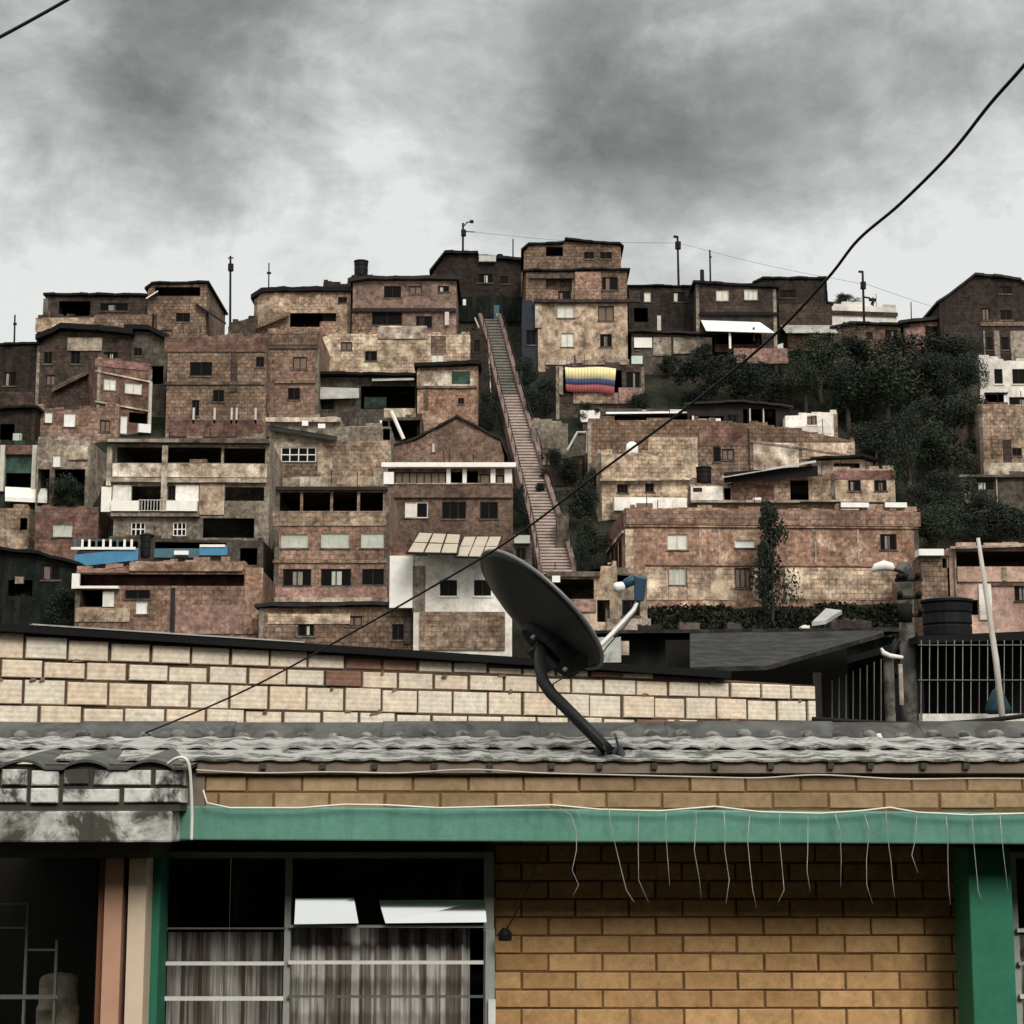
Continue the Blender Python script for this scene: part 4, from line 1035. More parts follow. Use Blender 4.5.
spole('utility_pole', 'tall dark utility pole standing in the gap of the skyline at left', 231, 256, 330, px1=230.5, parts=[('transformer', [(230.8, 264), (230.8, 271)], .22), ('crossbar', [(228, 258), (233.5, 258)], .05)])
spole('antenna_mast', 'thin antenna mast on the roof with the long black opening', 269, 263, 294, .06, parts=[('crossbar', [(267, 273), (271, 273)], .09)], cat='antenna')
spole('antenna_mast', 'thin mast at the far left edge of the skyline', 15, 315, 348, .08, parts=[('crossbar', [(13.5, 324), (16.5, 324)], .1)], cat='antenna')
spole('utility_pole', 'dark utility pole with a short lamp arm above the dark brown flat house', 679, 236, 292, px1=677.5, parts=[('lamp_arm', [(677.5, 237), (673.5, 236.5)], .1), ('transformer', [(678, 242), (678, 249)], .24)])
spole('antenna_mast', 'thin mast beside a chimney stub above the mottled brown house', 710.5, 250, 284, .08, parts=[('crossbar', [(709, 257), (712, 257)], .05)], cat='antenna', px1=709.8)
spole('chimney_pipe', 'short chimney stub left of the thin mast, right skyline', 702, 270, 290, .2, cat='chimney', group=None)
spole('utility_pole', 'dark utility pole in front of the long white building', 864.5, 271, 335, px1=862.5, parts=[('lamp_arm', [(862.6, 272), (858.5, 271.5)], .08), ('transformer', [(863.2, 282), (863.2, 289)], .2), ('crossbar', [(863.5, 297), (870, 298)], .06)], Y=118)
spole('antenna_mast', 'thin mast above the low pink house', 911, 302, 326, .05, cat='antenna')
spole('antenna_mast', 'thin mast on the roof at the right of the black brown house', 513, 239, 262, .06, cat='antenna', Y=125)
spole('antenna', 'bushy roof antenna right of the pole in front of the white building', 873, 297, 312, .05, parts=[('crossbar', [(869, 299.5), (876, 300)], .12), ('crossbar', [(871.5, 302), (874, 303)], .2)], cat='antenna', group=None, Y=122)
# roof tanks
def tank(label, px, py0, py1, w, Y, mat='tank_black', lid=True, name='water_tank'):
    b = at(px, py1, Y); hgt = at(px, py0, Y).z - b.z; r = w / F * Y / 2
    ro = empty(name, b, label, 'water tank', 'water tanks')
    m = MB(); m.lathe([(0, 0), (r * .94, 0), (r, hgt * .1), (r * 1.0, hgt * .3), (r * .97, hgt * .33), (r * 1.02, hgt * .37), (r * .99, hgt * .6), (r * 1.03, hgt * .64), (r * 1.04, hgt * .82), (r * .98, hgt * .86), (0, hgt * .86)], 20); m.build('body', mat, ro, smooth=False)
    m = MB(); m.lathe([(0, hgt * .863), (r * 1.1, hgt * .865), (r * 1.1, hgt * .92), (r * .6, hgt * .98), (r * .2, hgt), (0, hgt)], 20); m.build('lid', mat, ro)
tank('black water tank standing on the dark tower base, left centre skyline', 361, 260, 277, 14, Yof(352) + .8)
tank('black water tank on the low row of the right slope, below the pale panel', 704, 466, 484, 15, Yof(516) + .6)
tank('small dark water tank on the roof of the black brown house', 500, 254, 264, 6, 126)
tank('black water tank on the balcony house roof, lower left', 146, 533, 558, 13, Yof(606) - .2)
tank('big black water tank behind the barred fence, right', 948, 597, 640, 48, 30.0)

# people on the rooftop and stairs: none distinct enough in the photograph
def wire(name, label, pts, r, mat='cable_black', cat='cable', group=None, n=8, seg=6):
    P = [at(*p) for p in pts]
    Q = []
    for i in range(len(P) - 1):           # Catmull-Rom
        p0, p1, p2, p3 = P[max(i - 1, 0)], P[i], P[i + 1], P[min(i + 2, len(P) - 1)]
        for k in range(n):
            t = k / n
            Q.append(.5 * ((2 * p1) + (p2 - p0) * t + (2 * p0 - 5 * p1 + 4 * p2 - p3) * t * t + (3 * p1 - p0 - 3 * p2 + p3) * t ** 3))
    Q.append(P[-1])
    m = MB(); m.tube(Q, r, seg)
    return tag(m.build(name, mat, smooth=True), label, cat, group)
for l, pts in (('thin skyline wire starting at the centre pole with a curved lamp arm', [(464, 231, 133), (570, 241, 131), (678, 243, 129.4)]),
               ('thin skyline wire ending at the pole before the white building', [(678, 243, 129.4), (770, 266, 124), (863, 284, 118)]),
               ('thin skyline wire running right from the pole before the white building', [(863, 283, 118), (950, 312, 118), (1030, 330, 118)])):
    wire('utility_wire', l, pts, .011, cat='wire', group='thin wires along the skyline')
wire('power_cable', 'heavy black cable rising from the left roof across the hill to the upper right corner',
     [(96, 752, 9.2), (170, 723, 8.9), (250, 688, 8.6), (330, 645, 8.2), (420, 594, 7.8), (510, 540, 7.3), (600, 472, 6.8), (690, 405, 6.2), (770, 339, 5.7), (827, 279, 5.3), (858, 240, 5.05), (900, 204, 4.8), (950, 154, 4.5), (990, 104, 4.2), (1030, 58, 4.0), (1080, -10, 3.7), (1290, -310, 2.7), (1700, -950, 1.7), (2600, -2300, .9)], .0046)
wire('power_cable', 'short run of black cable crossing the top left corner of the sky', [(-40, 58, 5), (0, 37, 5), (35, 18, 5), (72, -3, 5), (120, -32, 5)], .0052)
# ======================================================================= FOREGROUND
def tone_mat(name, c0, c1, rough=.85, spots=None, groove=False, bump=.35, k=1.0, spotamt=.5, spot_t=.58, extra=None):
    """material whose tone follows the per-brick attribute, with surface grain"""
    m, nt, bs = new_mat(name)
    a = N(nt, 'ShaderNodeAttribute'); a.attribute_name = 'tone'
    tc = N(nt, 'ShaderNodeTexCoord'); v = tc.outputs['Object']
    col = mix(nt, a.outputs['Fac'], alb(*c0, k), alb(*c1, k))
    g = ramp(nt, noise(nt, v, 16, 8, .75), .28, .72, (.62, .61, .60, 1), (1.25, 1.25, 1.25, 1))
    col = mix(nt, 1.0, col, g, 'MULTIPLY')
    g2 = ramp(nt, noise(nt, v, 1.4, 5, .6), .3, .7, (.84, .83, .82, 1), (1.1, 1.1, 1.1, 1))
    col = mix(nt, 1.0, col, g2, 'MULTIPLY')
    if spots:
        s = ramp(nt, noise(nt, v, 4.5, 9, .72, .4), spot_t, spot_t + .12)
        col = mix(nt, math_n(nt, 'MULTIPLY', s, spotamt), col, alb(*spots, k))
    nt.links.new(col, bs.inputs['Base Color'])
    bs.inputs['Roughness'].default_value = rough; bs.inputs['Specular IOR Level'].default_value = .25
    bp = N(nt, 'ShaderNodeBump'); bp.inputs['Strength'].default_value = bump; bp.inputs['Distance'].default_value = .008
    hgt = noise(nt, v, 40, 6, .7)
    if groove:
        w = N(nt, 'ShaderNodeTexWave', wave_type='BANDS', bands_direction='Z')
        w.inputs['Scale'].default_value = 7.0; w.inputs['Distortion'].default_value = .6; w.inputs['Detail'].default_value = 2
        nt.links.new(v, w.inputs['Vector'])
        hgt = math_n(nt, 'ADD', math_n(nt, 'MULTIPLY', hgt, .6), w.outputs['Fac'])
    nt.links.new(hgt, bp.inputs['Height']); nt.links.new(bp.outputs['Normal'], bs.inputs['Normal'])
    return m
tone_mat('yellow_brick', (182, 136, 78), (212, 164, 100), spots=(124, 94, 62), spotamt=.5)
tone_mat('upper_brick', (146, 116, 80), (170, 138, 98), spots=(120, 96, 70), spotamt=.5)
plain_mat('mortar_brown', (112, 80, 46), .95, var=.3, scale=12, bump=.4)
plain_mat('mortar_light', (120, 96, 74), .95, var=.35, scale=14, bump=.4)
plain_mat('mortar_dark', (84, 66, 50), .95, var=.35, scale=10, bump=.4)
tone_mat('hollow_block', (232, 206, 174), (255, 242, 216), spots=(170, 128, 96), groove=True, spotamt=.7, bump=.2)
tone_mat('brown_block', (112, 78, 62), (140, 102, 82), spots=(70, 50, 42), groove=True)
tone_mat('stained_brick', (196, 194, 184), (240, 238, 230), spots=(46, 43, 38), spotamt=.95, spot_t=.45)
plain_mat('stained_slab', (178, 175, 165), .95, var=.4, scale=5, bump=.4, dirt=(70, 66, 58), dirt_t=.49)
plain_mat('black_stain', (64, 61, 54), .95, var=.4, scale=6, bump=.4)
def worn_paint(name, c, chip, streak, amt=.5):
    m, nt, bs = new_mat(name)
    tc = N(nt, 'ShaderNodeTexCoord'); v = tc.outputs['Object']
    g = ramp(nt, noise(nt, v, 2.2, 7, .65), .3, .7, (.82, .82, .82, 1), (1.14, 1.14, 1.14, 1))
    col = mix(nt, 1.0, alb(*c), g, 'MULTIPLY')
    g = ramp(nt, noise(nt, v, 26, 5, .7), .3, .7, (.86, .86, .86, 1), (1.1, 1.1, 1.1, 1))
    col = mix(nt, 1.0, col, g, 'MULTIPLY')
    vm = N(nt, 'ShaderNodeVectorMath', operation='MULTIPLY'); vm.inputs[1].default_value = (7, 7, .6); nt.links.new(v, vm.inputs[0])
    s = ramp(nt, noise(nt, vm.outputs[0], 1.4, 6, .7), .54, .74)
    col = mix(nt, math_n(nt, 'MULTIPLY', s, amt), col, alb(*streak))
    ch = ramp(nt, noise(nt, v, 13, 6, .75), .70, .73)
    col = mix(nt, ch, col, alb(*chip))
    nt.links.new(col, bs.inputs['Base Color']); bs.inputs['Roughness'].default_value = .7; bs.inputs['Specular IOR Level'].default_value = .2
    bp = N(nt, 'ShaderNodeBump'); bp.inputs['Strength'].default_value = .25; bp.inputs['Distance'].default_value = .006
    nt.links.new(noise(nt, v, 18, 6, .7), bp.inputs['Height']); nt.links.new(bp.outputs['Normal'], bs.inputs['Normal'])
worn_paint('teal_paint', (84, 138, 118), (132, 168, 150), (42, 78, 66))
worn_paint('green_paint', (34, 112, 84), (70, 132, 106), (18, 66, 48), .35)
plain_mat('orange_plaster', (188, 140, 108), .85, var=.1, scale=4, bump=.2)
plain_mat('shade_plaster', (120, 72, 48), .85, var=.1, scale=4, bump=.2)  # shade on the columns' left sides, put into a plaster colour
plain_mat('tan_plaster', (216, 190, 160), .85, var=.1, scale=4, bump=.2)
plain_mat('tile_light', (142, 140, 133), .95, var=.22, scale=9, bump=.15, dirt=(66, 64, 59), dirt_t=.52)
plain_mat('tile_mid', (116, 114, 107), .95, var=.4, scale=9, bump=.2, dirt=(60, 58, 54), dirt_t=.5)
plain_mat('tile_dark', (74, 73, 69), .85, var=.35, scale=5, bump=.3, dirt=(54, 52, 48), dirt_t=.55)
plain_mat('fascia_wood', (120, 104, 88), .9, var=.3, scale=5, bump=.2)
plain_mat('soffit', (92, 88, 70), .9, var=.2)
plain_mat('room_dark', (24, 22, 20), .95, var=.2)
plain_mat('window_steel', (150, 154, 142), .5, .1, var=.15, scale=6)
plain_mat('bar_white', (220, 218, 206), .5, var=.12, scale=8)
plain_mat('bar_grey', (130, 128, 120), .6, var=.3, scale=9)
plain_mat('bar_dark', (92, 96, 88), .5, var=.15)
m, nt, bs = new_mat('sky_mirror'); bs.inputs['Base Color'].default_value = (.9, .91, .9, 1); bs.inputs['Metallic'].default_value = 1.0; bs.inputs['Roughness'].default_value = .06  # mirror finish for the added panels that reflect the sky
plain_mat('dish_metal', (9, 11, 10), .5, .0, var=.2, scale=5, spec=.5)
plain_mat('dish_rim', (104, 104, 100), .4, .3, var=.15)
plain_mat('mast_metal', (22, 22, 21), .5, .1, var=.2)
plain_mat('arm_metal', (176, 172, 164), .45, .3, var=.15)
plain_mat('lnb_blue', (30, 58, 76), .4, var=.15)
plain_mat('concrete_pole', (84, 81, 73), .9, var=.4, scale=3, bump=.3, dirt=(44, 42, 38), dirt_t=.52)
plain_mat('roof_fibre', (46, 44, 40), .9, var=.6, scale=5, bump=.5, dirt=(26, 25, 23), dirt_t=.5)
plain_mat('strand', (150, 148, 138), .4, var=.45, scale=9)
plain_mat('blue_cloth', (24, 50, 58), .8, var=.2)
m, nt, bs = new_mat('window_glass')
tr = N(nt, 'ShaderNodeBsdfTransparent'); gl = N(nt, 'ShaderNodeBsdfGlossy'); fr = N(nt, 'ShaderNodeFresnel'); ms = N(nt, 'ShaderNodeMixShader')
tr.inputs['Color'].default_value = (.94, .95, .94, 1); gl.inputs['Roughness'].default_value = .03; fr.inputs['IOR'].default_value = 1.35
nt.links.new(fr.outputs[0], ms.inputs[0]); nt.links.new(tr.outputs[0], ms.inputs[1]); nt.links.new(gl.outputs[0], ms.inputs[2])
nt.links.new(ms.outputs[0], nt.nodes['Material Output'].inputs['Surface'])
m, nt, bs = new_mat('curtain_cloth')
tc = N(nt, 'ShaderNodeTexCoord'); v = tc.outputs['Object']
vm = N(nt, 'ShaderNodeVectorMath', operation='MULTIPLY'); vm.inputs[1].default_value = (9, 1, .35); nt.links.new(v, vm.inputs[0])
c = mix(nt, ramp(nt, noise(nt, vm.outputs[0], 2.2, 3, .6), .44, .56), alb(252, 244, 234), alb(124, 110, 100))
nt.links.new(c, bs.inputs['Base Color']); bs.inputs['Roughness'].default_value = .9

def X(px, Y): return at(px, 800, Y).x
def Z(py, Y): return at(512, py, Y).z
rb = random.Random(21)
def courses(mb, rows, x0, x1, Y, px_len, joints, depth=.11, gap=.0085, holes=(), proud=.0, mi=0):
    """rows: list of (ytop, ybot) pixels; real bricks with bevelled faces, running bond"""
    xa, xb = X(x0, Y), X(x1, Y)
    L = X(512 + px_len, Y) - X(512, Y)
    for i, (yt, yb) in enumerate(rows):
        z0, z1 = Z(yb, Y) + gap * .5, Z(yt, Y) - gap * .5
        j = X(joints[i % len(joints)], Y)
        k0 = math.floor((xa - j) / L) - 1
        x = j + k0 * L
        while x < xb:
            a, b = max(x + gap / 2, xa), min(x + L - gap / 2, xb)
            if b - a > .02:
                segs = [(a, b)]
                for hx0, hx1, hz0, hz1 in holes:
                    if z1 > hz0 and z0 < hz1:
                        segs = [q for s in segs for q in ((s[0], min(s[1], hx0)), (max(s[0], hx1), s[1])) if q[1] - q[0] > .02]
                for a2, b2 in segs:
                    mb.tone = rb.random()
                    e = rb.uniform(-.004, .004); a2 += rb.uniform(0, .002); b2 -= rb.uniform(0, .002)
                    mb.bbox(a2, b2, e - proud, depth, z0 + rb.uniform(-.002, .002), z1 + rb.uniform(-.002, .002), .004, mi)
            x += L
YL, YU, YB = 8.95, 8.33, 8.25
house = empty('yellow_brick_house', (0, YL, 0), 'yellow brick house with a teal concrete beam and grey tiled eave in the foreground', 'house')
hl = house.location
def sub(mb, dy=0.0):
    return mb
def fb(mb, name, mat, Y, parent=None, smooth=False):
    """mesh modelled with its front at local y = 0 -> child placed at depth Y"""
    o = mb.build(name, mat, parent or house, smooth)
    base = Vector((0, 0, 0)) if parent else hl
    o.location = Vector((0, Y, 0)) - base
    return o
# lower wall (bricks) with mortar bed behind
rows = [(844 + 18.2 * k - 18.2, 844 + 18.2 * k) for k in range(0, 18)]
rows = [(899 + 18.25 * k, 899 + 18.25 * (k + 1)) for k in range(-4, 34)]
mb = MB(); courses(mb, rows, 494, 966, YL, 53.2, [(601 if i % 2 == 1 else 574.5) for i in range(38)])
fb(mb, 'lower_brickwork', 'yellow_brick', YL)
mb = MB(); mb.box(X(487, YL), X(966, YL), .007, .2, -.0, Z(826, YL)); fb(mb, 'lower_mortar', 'mortar_brown', YL)
# upper wall
rows = [(759, 775.5), (775.5, 792.3), (792.3, 809)]
mb = MB(); courses(mb, rows, 205, 1420, YU, 55.5, [551, 579, 606.5], depth=.1); fb(mb, 'upper_brickwork', 'upper_brick', YU)
mb = MB(); mb.box(X(186, YU), X(1420, YU), .007, .3, Z(812, YU), Z(757, YU)); fb(mb, 'upper_mortar', 'mortar_brown', YU)
mb = MB(); mb.box(X(187, YU), X(204.6, YU), -.01, .1, Z(809, YU), Z(760, YU)); fb(mb, 'corner_plaster', 'fascia_wood', YU)
# beam
zb0, zb1 = Z(841.5, YB), Z(807.5, YB)
mb = MB()
mb.hexa([(X(172, YB), 0, Z(840, YB)), (X(1420, YB), 0, Z(846.5, YB)), (X(1420, YB), .75, Z(846.5, YB)), (X(172, YB), .75, Z(840, YB)),
         (X(172, YB), 0, Z(806, YB)), (X(1420, YB), 0, Z(815.5, YB)), (X(1420, YB), .75, Z(815.5, YB)), (X(172, YB), .75, Z(806, YB))])
o = fb(mb, 'beam', 'teal_paint', YB)
bv = o.modifiers.new('bevel', 'BEVEL'); bv.width = .008; bv.segments = 2
# posts
mb = MB(); mb.box(X(968, 8.5), X(1011, 8.5), 0, .3, 0, Z(848, 8.5)); o = fb(mb, 'post', 'green_paint', 8.55)
bv = o.modifiers.new('bevel', 'BEVEL'); bv.width = .006; bv.segments = 2
mb = MB(); mb.box(X(149.5, 8.6), X(163, 8.6), 0, .2, 0, Z(846, 8.6)); fb(mb, 'post', 'green_paint', 8.6)
# walls that close the house: back, sides, ceiling
mb = MB(); xl, xr = X(163.5, 8.9), X(1420, 8.9)
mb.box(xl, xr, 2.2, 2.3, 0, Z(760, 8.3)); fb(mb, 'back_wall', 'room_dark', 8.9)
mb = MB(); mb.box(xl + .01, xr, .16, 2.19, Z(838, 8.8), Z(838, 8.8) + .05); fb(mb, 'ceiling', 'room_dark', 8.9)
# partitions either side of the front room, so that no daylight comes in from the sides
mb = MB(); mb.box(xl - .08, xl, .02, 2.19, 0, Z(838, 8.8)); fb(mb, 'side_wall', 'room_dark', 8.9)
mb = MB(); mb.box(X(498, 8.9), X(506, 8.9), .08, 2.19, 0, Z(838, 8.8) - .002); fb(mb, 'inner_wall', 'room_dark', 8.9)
# right hand window bay wall beyond the post
def window_bay(px0, px1, Y, ytop, mull, bars, upper_y, name='window'):
    """steel window: frame, mullions, horizontal bars"""
    f = MB(); t = .03
    xa, xb = X(px0, Y), X(px1, Y); zt = Z(ytop, Y)
    f.box(xa, xa + t, 0, .05, .9, zt); f.box(xb - t * 1.6, xb, -.02, .05, .9, zt); f.box(xa + t, xb - t * 1.6, 0, .05, zt - t, zt)
    f.box(xa + t, xb - t * 1.6, 0, .05, .9, .93)
    for mx in mull: f.box(X(mx - 3, Y), X(mx + 3, Y), -.004, .046, .93, zt - t)
    w = fb(f, name, 'window_steel', Y)
    for (bx0, bx1, by, th, mt) in bars:
        b = MB(); b.box(X(bx0, Y), X(bx1, Y), -.03, -.006, Z(by + th / 2, Y), Z(by - th / 2, Y)); o = b.build('bar', mt, w)
    g = MB(); g.quad((xa + t, .025, .93), (xb - t, .025, .93), (xb - t, .025, Z(upper_y, Y)), (xa + t, .025, Z(upper_y, Y))); g.build('pane', 'window_glass', w)
    return w
YW = 8.82
w = window_bay(163, 494, YW, 852, [290], [(166, 288, 963, 3.6, 'bar_white'), (292, 484, 962, 3.4, 'bar_white'), (166, 288, 998, 4, 'bar_white'), (292, 484, 996, 2.2, 'bar_dark'), (166, 288, 928, 1.6, 'bar_dark'), (292, 486, 926, 2.6, 'window_steel'), (166, 288, 1034, 4, 'bar_white'), (292, 484, 1030, 3, 'bar_white')], 926)
# upper panes, dark, and added mirror panels shaped as the sky's reflection
g = MB(); g.quad((X(166, YW), .025, Z(924, YW)), (X(288, YW), .025, Z(924, YW)), (X(288, YW), .025, Z(856, YW)), (X(166, YW), .025, Z(856, YW)))
g.quad((X(292, YW), .025, Z(924, YW)), (X(486, YW), .025, Z(924, YW)), (X(486, YW), .025, Z(856, YW)), (X(292, YW), .025, Z(856, YW))); g.build('pane', 'window_glass', w)
for q in ([(297, 924), (360.5, 923), (355, 898), (297, 898.5)], [(387, 923), (487, 922), (485, 900), (379.5, 900)]):
    g = MB()
    lo = [(X(x, YW - .05), -.068 if i < 2 else -.034, Z(y, YW - .05)) for i, (x, y) in enumerate(q)]
    g.hexa([lo[0], lo[1], (lo[1][0], lo[1][1] + .008, lo[1][2]), (lo[0][0], lo[0][1] + .008, lo[0][2]), lo[3], lo[2], (lo[2][0], lo[2][1] + .008, lo[2][2]), (lo[3][0], lo[3][1] + .008, lo[3][2])])
    o = g.build('mirror_panel', 'sky_mirror', w); o['label'] = 'tilted mirror panel added to reflect the pale sky'
b = MB(); b.box(X(486, YW), X(495, YW), -.05, -.021, .9, Z(928, YW)); b.build('jamb', 'window_steel', w)
b = MB(); b.box(X(489, YW), X(496, YW), -.075, -.051, .9, Z(998, YW)); b.build('hinge_plate', 'bar_white', w)
w2 = window_bay(1007, 1120, YW, 852, [1060], [(1010, 1110, 930, 3.6, 'bar_white'), (1010, 1110, 963, 3, 'window_steel'), (1010, 1110, 996, 4, 'bar_white')], 856, 'window')
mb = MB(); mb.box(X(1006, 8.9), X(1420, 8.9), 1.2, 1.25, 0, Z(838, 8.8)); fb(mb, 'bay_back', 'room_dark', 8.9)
# curtains (things of their own)
def curtain(label, px0, px1, Y, ytop, amp, waves, seed):
    rd = random.Random(seed); mb = MB(); n = 180
    xs = [X(px0, Y) + (X(px1, Y) - X(px0, Y)) * i / n for i in range(n + 1)]
    ph = [rd.uniform(0, 6.28) for _ in range(4)]
    def yy(i, z): 
        t = i / n * waves * 6.283
        return amp * (math.sin(t + ph[0] + .6 * math.sin(t * .37 + ph[1])) + .45 * math.sin(2.3 * t + ph[2]) + .2 * math.sin(4.7 * t + ph[3])) * (.7 + .3 * z)
    zt = Z(ytop, Y); zs = [.8 + (zt - .8) * k / 6 for k in range(7)]
    for k in range(7):
        for i in range(n + 1): mb.v.append((xs[i], yy(i, 1 - k / 6), zs[k]))
    for k in range(6):
        for i in range(n):
            a = k * (n + 1) + i
            mb.f.append((a, a + 1, a + n + 2, a + n + 1)); mb.mi.append(0); mb.t.append(.5)
    o = mb.build('curtain', 'curtain_cloth', smooth=True, loc=(0, Y, 0))
    s = o.modifiers.new('thick', 'SOLIDIFY'); s.thickness = .003
    tag(o, label, 'curtain', 'curtains in the foreground windows')
curtain('brown and cream pleated curtain behind the right half of the barred window', 292, 470, 8.98, 928, .022, 11, 4)
curtain('darker pleated curtain behind the left half of the barred window', 166, 286, 9.15, 932, .026, 6, 9)
mb = MB(); courses(mb, [(844 + 18.2 * k, 862.2 + 18.2 * k) for k in range(40)], 1122, 1420, 8.8, 53.2, [1150, 1176]); fb(mb, 'end_brickwork', 'yellow_brick', 8.8)
mb = MB(); mb.box(X(1121, 8.8), X(1420, 8.8), .007, .05, 0, Z(838, 8.8)); fb(mb, 'end_mortar', 'mortar_brown', 8.8)
curtain('sliver of curtain behind the window right of the green post', 1010, 1100, 8.98, 935, .022, 5, 14)

# ---- tiled eave roof
def tile_row(y0, z0, y1, z1, xa, xb, pitch, amp, phase, mat, name, thick=.009):
    mb = MB(); n = int((xb - xa) / pitch * 12); ny = 5
    rd = random.Random(int(phase * 100))
    def prof(x):
        t = ((x / pitch + phase) % 1.0)
        return amp * (math.sin(math.pi * t / .5) ** .7 if 0 < t < .5 else -.06)
    for side in (0, 1):
        for j in range(ny + 1):
            for i in range(n + 1):
                x = xa + (xb - xa) * i / n; s = j / ny
                mb.v.append((x, y0 + (y1 - y0) * s, z0 + (z1 - z0) * s + prof(x) - side * thick + .002 * math.sin(x * 1.7 + phase * 9)))
    W = n + 1; S = W * (ny + 1)
    for j in range(ny):
        for i in range(n):
            a = j * W + i
            mb.f.append((a, a + 1, a + W + 1, a + W)); mb.mi.append(0); mb.t.append(.5)
            mb.f.append((S + a, S + a + W, S + a + W + 1, S + a + 1)); mb.mi.append(0); mb.t.append(.5)
    for i in range(n):
        mb.f.append((i, S + i, S + i + 1, i + 1)); mb.mi.append(0); mb.t.append(.5)
        mb.f.append((ny * W + i, ny * W + i + 1, S + ny * W + i + 1, S + ny * W + i)); mb.mi.append(0); mb.t.append(.5)
    o = mb.build(name, mat, house, smooth=True); o.location = -hl
    es = o.modifiers.new('edge', 'EDGE_SPLIT'); es.split_angle = R(50)
    return o
xa, xb = X(-60, 8.3), X(1400, 8.3)
pitch = 34.6 / F * 8.15
Ye = 8.27
ze = Z(759.5, Ye)
sl = .156
tile_row(Ye, ze, 8.78, ze + .51 * sl, xa, xb, pitch, .0055, .3, 'tile_light', 'tile_row')
tile_row(8.60, ze + .33 * sl + .014, 9.2, ze + .93 * sl + .010, xa, xb, pitch, .0085, .82, 'tile_light', 'tile_row')
# ridge plates: flat dark flashing with the tile humps pressed into it, in overlapping lengths
for k, (p0, p1) in enumerate(((-60, 73), (70, 230), (226, 383), (380, 540), (536, 672), (668, 840), (836, 930), (926, 1400))):
    Yr = 9.0; dz = .006 * (k % 2)
    mb = MB(); x0, x1 = X(p0, Yr), X(p1, Yr); z0 = Z(739.5, Yr) + dz; z1 = Z(722, Yr) + dz
    n = max(8, int((x1 - x0) / pitch * 10))
    def bump(x, s):
        t = ((x / pitch + .3) % 1.0)
        return (-.03 * math.sin(math.pi * t / .5) if 0 < t < .5 else 0) * math.sin(math.pi * min(1, .15 + s * .95))
    for j in range(11):
        s = j / 10
        for i in range(n + 1):
            x = x0 + (x1 - x0) * i / n
            mb.v.append((x, .0 + .16 * s + bump(x, s), z0 + (z1 - z0) * s))
    for j in range(10):
        for i in range(n):
            a = j * (n + 1) + i
            mb.f.append((a, a + 1, a + n + 2, a + n + 1)); mb.mi.append(0); mb.t.append(.5)
    kk = math.ceil((x0 - X(-60, 8.3)) / pitch)
    xc = X(-60, 8.3) + kk * pitch
    while xc < x1 - .03:
        hm = MB()
        rx_, rz_ = rb.uniform(.036, .05), rb.uniform(.026, .036); zc = z0 + (z1 - z0) * rb.uniform(.08, .2)
        for j in range(6):
            for i in range(11):
                a_, b_ = math.pi * i / 10, math.pi * (j / 5 - .5)
                hm.v.append((xc + rx_ * math.cos(a_) * math.cos(b_), -.008 + .06 * (zc - z0) - .07 * math.sin(a_) * math.cos(b_) + .05, zc + rz_ * math.sin(b_)))
        b0 = len(hm.v) - 66
        for j in range(5):
            for i in range(10):
                hm.f.append((b0 + j * 11 + i + 1, b0 + j * 11 + i, b0 + j * 11 + 11 + i, b0 + j * 11 + 12 + i)); hm.mi.append(0); hm.t.append(.5)
        xc += pitch
        o = hm.build('ridge_hump', 'tile_mid', house, smooth=True); o.location = Vector((0, Yr, 0)) - hl
    o = mb.build('ridge_plate', 'tile_dark', house, smooth=True); o.location = Vector((0, Yr, 0)) - hl
    s_ = o.modifiers.new('thick', 'SOLIDIFY'); s_.thickness = .012; s_.offset = 0
# back slope behind the ridge (down, away)
mb = MB(); mb.hexa([(xa, 9.25, Z(724, 9.25) - .05), (xb, 9.25, Z(724, 9.25) - .05), (xb, 12.6, Z(724, 9.25) - .75), (xa, 12.6, Z(724, 9.25) - .75),
                    (xa, 9.25, Z(724, 9.25) - .02), (xb, 9.25, Z(724, 9.25) - .02), (xb, 12.6, Z(724, 9.25) - .72), (xa, 12.6, Z(724, 9.25) - .72)])
o = mb.build('roof_slope', 'tile_dark', house); o.location = -hl
# fascia strip & rafter ends below the eave
mb = MB(); mb.box(X(196, 8.29), X(1400, 8.29), 0, .03, Z(773, 8.29), Z(761, 8.29)); fb(mb, 'fascia', 'fascia_wood', 8.29)
for k, px in enumerate((262, 322, 374, 434, 490, 552, 600, 655, 716, 772, 832, 872, 925, 968)):
    mb = MB(); mb.box(X(px - 3, 8.27), X(px + 3, 8.27), 0, .018, Z(769, 8.27), Z(763, 8.27)); fb(mb, 'rafter_end', 'black_stain', 8.27)

